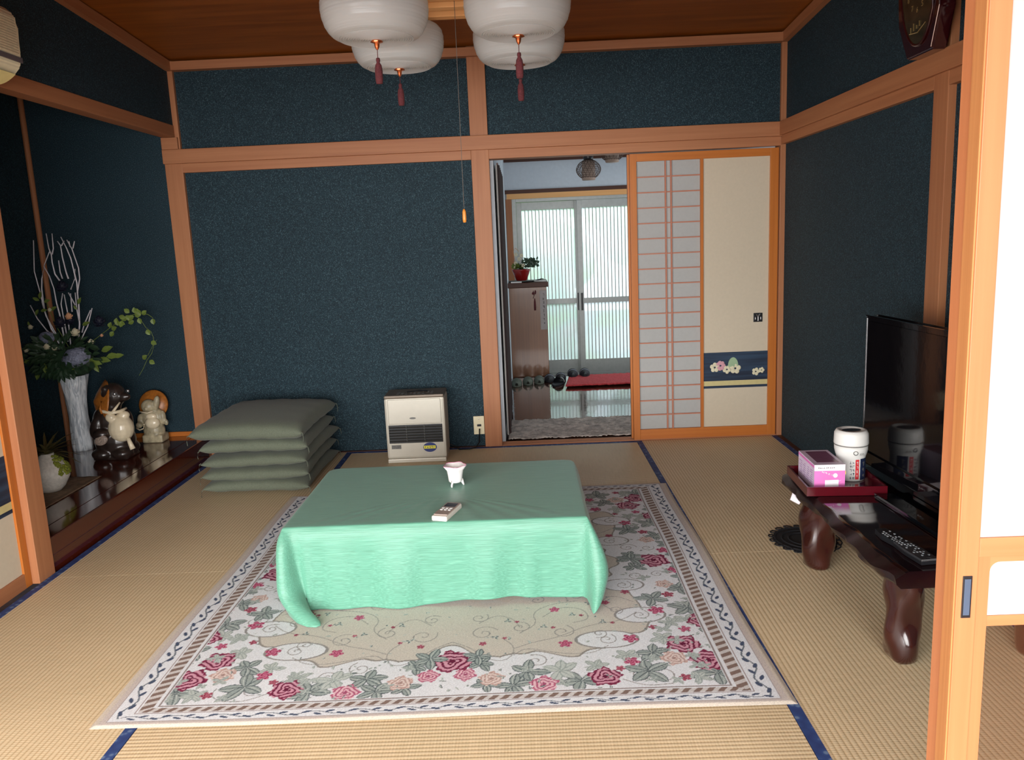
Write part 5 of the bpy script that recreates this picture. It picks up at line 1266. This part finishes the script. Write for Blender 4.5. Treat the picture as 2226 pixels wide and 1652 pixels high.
g = G(); iv = [(-2.30, .80), (-2.198, .867), (-2.154, .894), (-2.093, .92), (-2.051, .941), (-2.009, .95), (-1.959, .94), (-1.933, .919)]
g.tube([(x, -.26, z) for x, z in iv], .0018, 5); g.tube([(x, -.26, z) for x, z in [(-2.04, .935), (-2.008, .916), (-1.98, .863), (-1.954, .84), (-1.944, .805), (-1.947, .759), (-1.964, .713), (-1.998, .674), (-2.027, .623), (-2.055, .584)]], .0014, 5)
g.tube([(-1.99, -.26, .70), (-1.945, -.26, .77), (-1.925, -.26, .79)], .001, 5)
for (x, z) in [(-2.191, .872), (-2.18, .86), (-2.138, .882), (-2.13, .90), (-2.11, .905), (-2.093, .925), (-2.08, .93), (-2.063, .955), (-2.04, .934), (-2.03, .95), (-2.018, .968), (-2.013, .922), (-2.00, .935), (-2.043, .906), (-2.06, .915), (-1.933, .916), (-1.976, .852), (-1.958, .782), (-2.02, .681), (-1.981, .671), (-2.148, .893), (-2.078, .908), (-2.005, .955), (-2.17, .85), (-1.99, .94)]:
    a = rd.uniform(0, 2*PI); g.leaf((x, -.265, z), (math.cos(a), -.2, math.sin(a)), (0, -1, .2), .036, .030)
g.build('trailing_ivy', M['leaf_l'], fa)

# raccoon-dog statue
ta = thing('raccoon_statue', 'dark glazed ceramic raccoon-dog figure with amber straw hat and cream belly', 'statue', (-2.13, -.46, VZ))
def H(dx, dy, dz): return (-2.13+dx, -.46+dy, VZ+dz)
yaw = rotm('Z', 0)
g = G()
g.ell(H(-.01, 0, .10), (.115, .095, .11)); g.ell(H(-.03, .0, .21), (.09, .08, .10)); g.ell(H(.05, -.05, .035), (.06, .06, .035)); g.ell(H(-.06, -.06, .035), (.06, .055, .035)); g.ell(H(.03, .03, .05), (.08, .06, .05))
g.ell(H(-.075, -.05, .19), (.038, .040, .075), rotm('Y', 20)); g.ell(H(-.035, -.095, .155), (.045, .03, .028), rotm('Z', 15)); g.ell(H(.06, .03, .20), (.03, .03, .07))
g.ell(H(.015, -.005, .36), (.068, .062, .072)); g.ell(H(.075, -.018, .350), (.042, .028, .026)); g.ell(H(.108, -.024, .352), (.013, .013, .012)); g.ell(H(-.01, -.05, .40), (.018, .012, .02)); g.ell(H(.01, .05, .40), (.018, .012, .02)); g.ell(H(0, -.005, .30), (.05, .05, .05))
g.box(-2.13-.105, -2.13+.09, -.46-.085, -.46+.07, VZ, VZ+.02, .006)
o = g.build('body', M['black_clay'], ta, True); remesh(o, .006)
g = G(); g.ell(H(.055, -.045, .175), (.070, .065, .080)); g.ell(H(.02, -.075, .245), (.030, .025, .028)); g.ell(H(.075, -.04, .25), (.035, .030, .025)); o = g.build('cream_belly', M['cream_clay'], ta, True); remesh(o, .005)
g = G(); g.tube([H(-.055, -.05, .285), H(-.01, -.08, .280), H(.035, -.085, .272), H(.07, -.06, .275), H(.085, -.02, .285)], [.008, .010, .009, .010, .008], 8); g.tube([H(.035, -.085, .272), H(.055, -.07, .30), H(.07, -.05, .325)], [.008, .007, .004], 8); g.build('chin_strap', M['cream_clay'], ta, True)
R4 = Vector((-.78, -.60, .20)).normalized().to_track_quat('Z', 'Y').to_matrix()
g = G(); g.lathe([(.004, .045), (.05, .030), (.112, .0), (.126, -.008), (.120, -.012), (.06, .012), (.003, .030)], H(-.058, .005, .322), 30, rot=R4, fn=lambda a, z: 1+.02*math.sin(12*a)); g.build('straw_hat', M['straw'], ta, True)
g = G(); g.tube([H(-.02, -.075, .34), H(-.03, -.085, .30), H(-.02, -.085, .27)], [.006, .008, .006], 8); g.build('hat_cord', M['straw'], ta, True)
for s in ((.052, -.064), (.085, .02)): 
    g = G(); g.ell(H(s[0], s[1], .375), (.011, .008, .011)); g.build('eye', M['silver'], ta, True)
g = G(); g.ell(H(-.03, -.115, .125), (.040, .012, .028), rotm('Y', -20)); g.build('account_book', plain('patterned_grey_brown', srgb(150, 132, 120), .5, var=.5, scale=120), ta, True)
g = G(); g.tube([H(.10, -.07, .125), H(.112, -.075, .09), H(.125, -.08, .06)], [.010, .013, .015], 10); g.build('flask', M['cream_clay'], ta, True)
# small statue
sm = thing('round_hat_statue', 'small mottled grey ceramic figure with round amber hat and bulging belly', 'statue', (-2.072, -.125, VZ))
def Q(dx, dy, dz): return (-2.072+dx, -.12+dy, VZ+dz)
g = G(); g.ell(Q(0, 0, .07), (.065, .055, .07)); g.box(-2.072-.06, -2.072+.065, -.17, -.07, VZ, VZ+.05, .008); g.ell(Q(0, 0, .15), (.075, .05, .07)); g.ell(Q(-.01, -.015, .225), (.045, .04, .042)); g.ell(Q(.065, -.01, .15), (.02, .02, .045)); g.ell(Q(-.065, -.02, .14), (.022, .022, .04)); g.ell(Q(.04, -.02, .24), (.02, .02, .05), rotm('Y', 15)); g.ell(Q(-.01, -.05, .215), (.014, .014, .012))
g.ell(Q(.085, -.015, .12), (.014, .012, .02)); g.ell(Q(-.068, -.045, .115), (.02, .016, .02)); o = g.build('body', M['grey_clay'], sm, True); remesh(o, .0045)
g = G(); g.ell(Q(.015, -.045, .125), (.045, .030, .038)); g.ell(Q(.01, -.04, .165), (.035, .02, .02)); g.build('belly', M['cream_clay'], sm, True)
g = G(); g.lathe([(.003, .02), (.05, .012), (.088, -.006), (.092, -.012), (.085, -.012), (.05, .0), (.003, .008)], Q(-.005, .028, .225), 30, rot=rotm('X', 78)); g.build('round_hat', M['straw'], sm, True)
g = G(); g.tube([Q(-.05, -.055, .20), Q(0, -.065, .192), Q(.03, -.055, .20)], .004, 6); g.build('hat_strap', M['cream_clay'], sm, True)
g = G(); g.tube([Q(-.085, -.05, .10), Q(-.06, -.062, .088), Q(-.035, -.06, .095), Q(-.03, -.06, .125)], .005, 6); g.ell(Q(.02, -.0755, .122), (.002, .002, .002), seg=6); g.build('flask', M['cream_clay'], sm, True)
# moss pot on a runner
cm = thing('table_runner', 'brownish woven place mat under the moss pot in the alcove', 'place mat', (-2.2, -1.1, VZ))
g = G(); g.grid(30, 30, lambda u, v: (-2.42+u*.40+v*.0, -1.42+v*.555, VZ+.002+.001*math.sin(u*40)+.0007*math.sin(v*60)))
o = g.build('weave', plain('taupe_weave', srgb(128, 106, 84), .8, var=.3, scale=40), cm, True); m_ = o.modifiers.new('t', 'SOLIDIFY'); m_.thickness = .0015; m_.offset = 1
mp = thing('moss_pot', 'round white crackled pot with moss and olive fern in the alcove', 'plant pot', (-2.14, -1.12, VZ+.0045))
qx, qy = -2.150, -1.10
g = G(); g.lathe([(0, .155), (.045, .155), (.065, .175), (.092, .225), (.090, .27), (.060, .315), (.035, .33), (.033, .345), (.028, .345), (.028, .32), (0, .31)], (qx, qy, 0), 40); g.build('pot', M['pot'], mp, True)
g = G()
for k in range(90): 
    a = rd.uniform(-.6, .5); z = rd.uniform(.24, .33); r = np.interp(z, [.225, .27, .315, .33], [.092, .09, .06, .036]); g.ell((qx+r*math.cos(a), qy+r*math.sin(a), z), (.008, .008, .008), seg=6)
g.build('moss', M['moss'], mp, True)
g = G()
for k in range(46):
    a = rd.uniform(0, 2*PI); L = rd.uniform(.08, .17); d = Vector((math.cos(a)*.8+.3, math.sin(a)*.6, rd.uniform(.1, 1.2))); g.leaf((qx, qy, .335), d, (0, 0, 1), L, .016, .5)
g.build('fern', M['fern'], mp)
for o in bpy.data.objects:
    if '_o' in o: del o['_o']
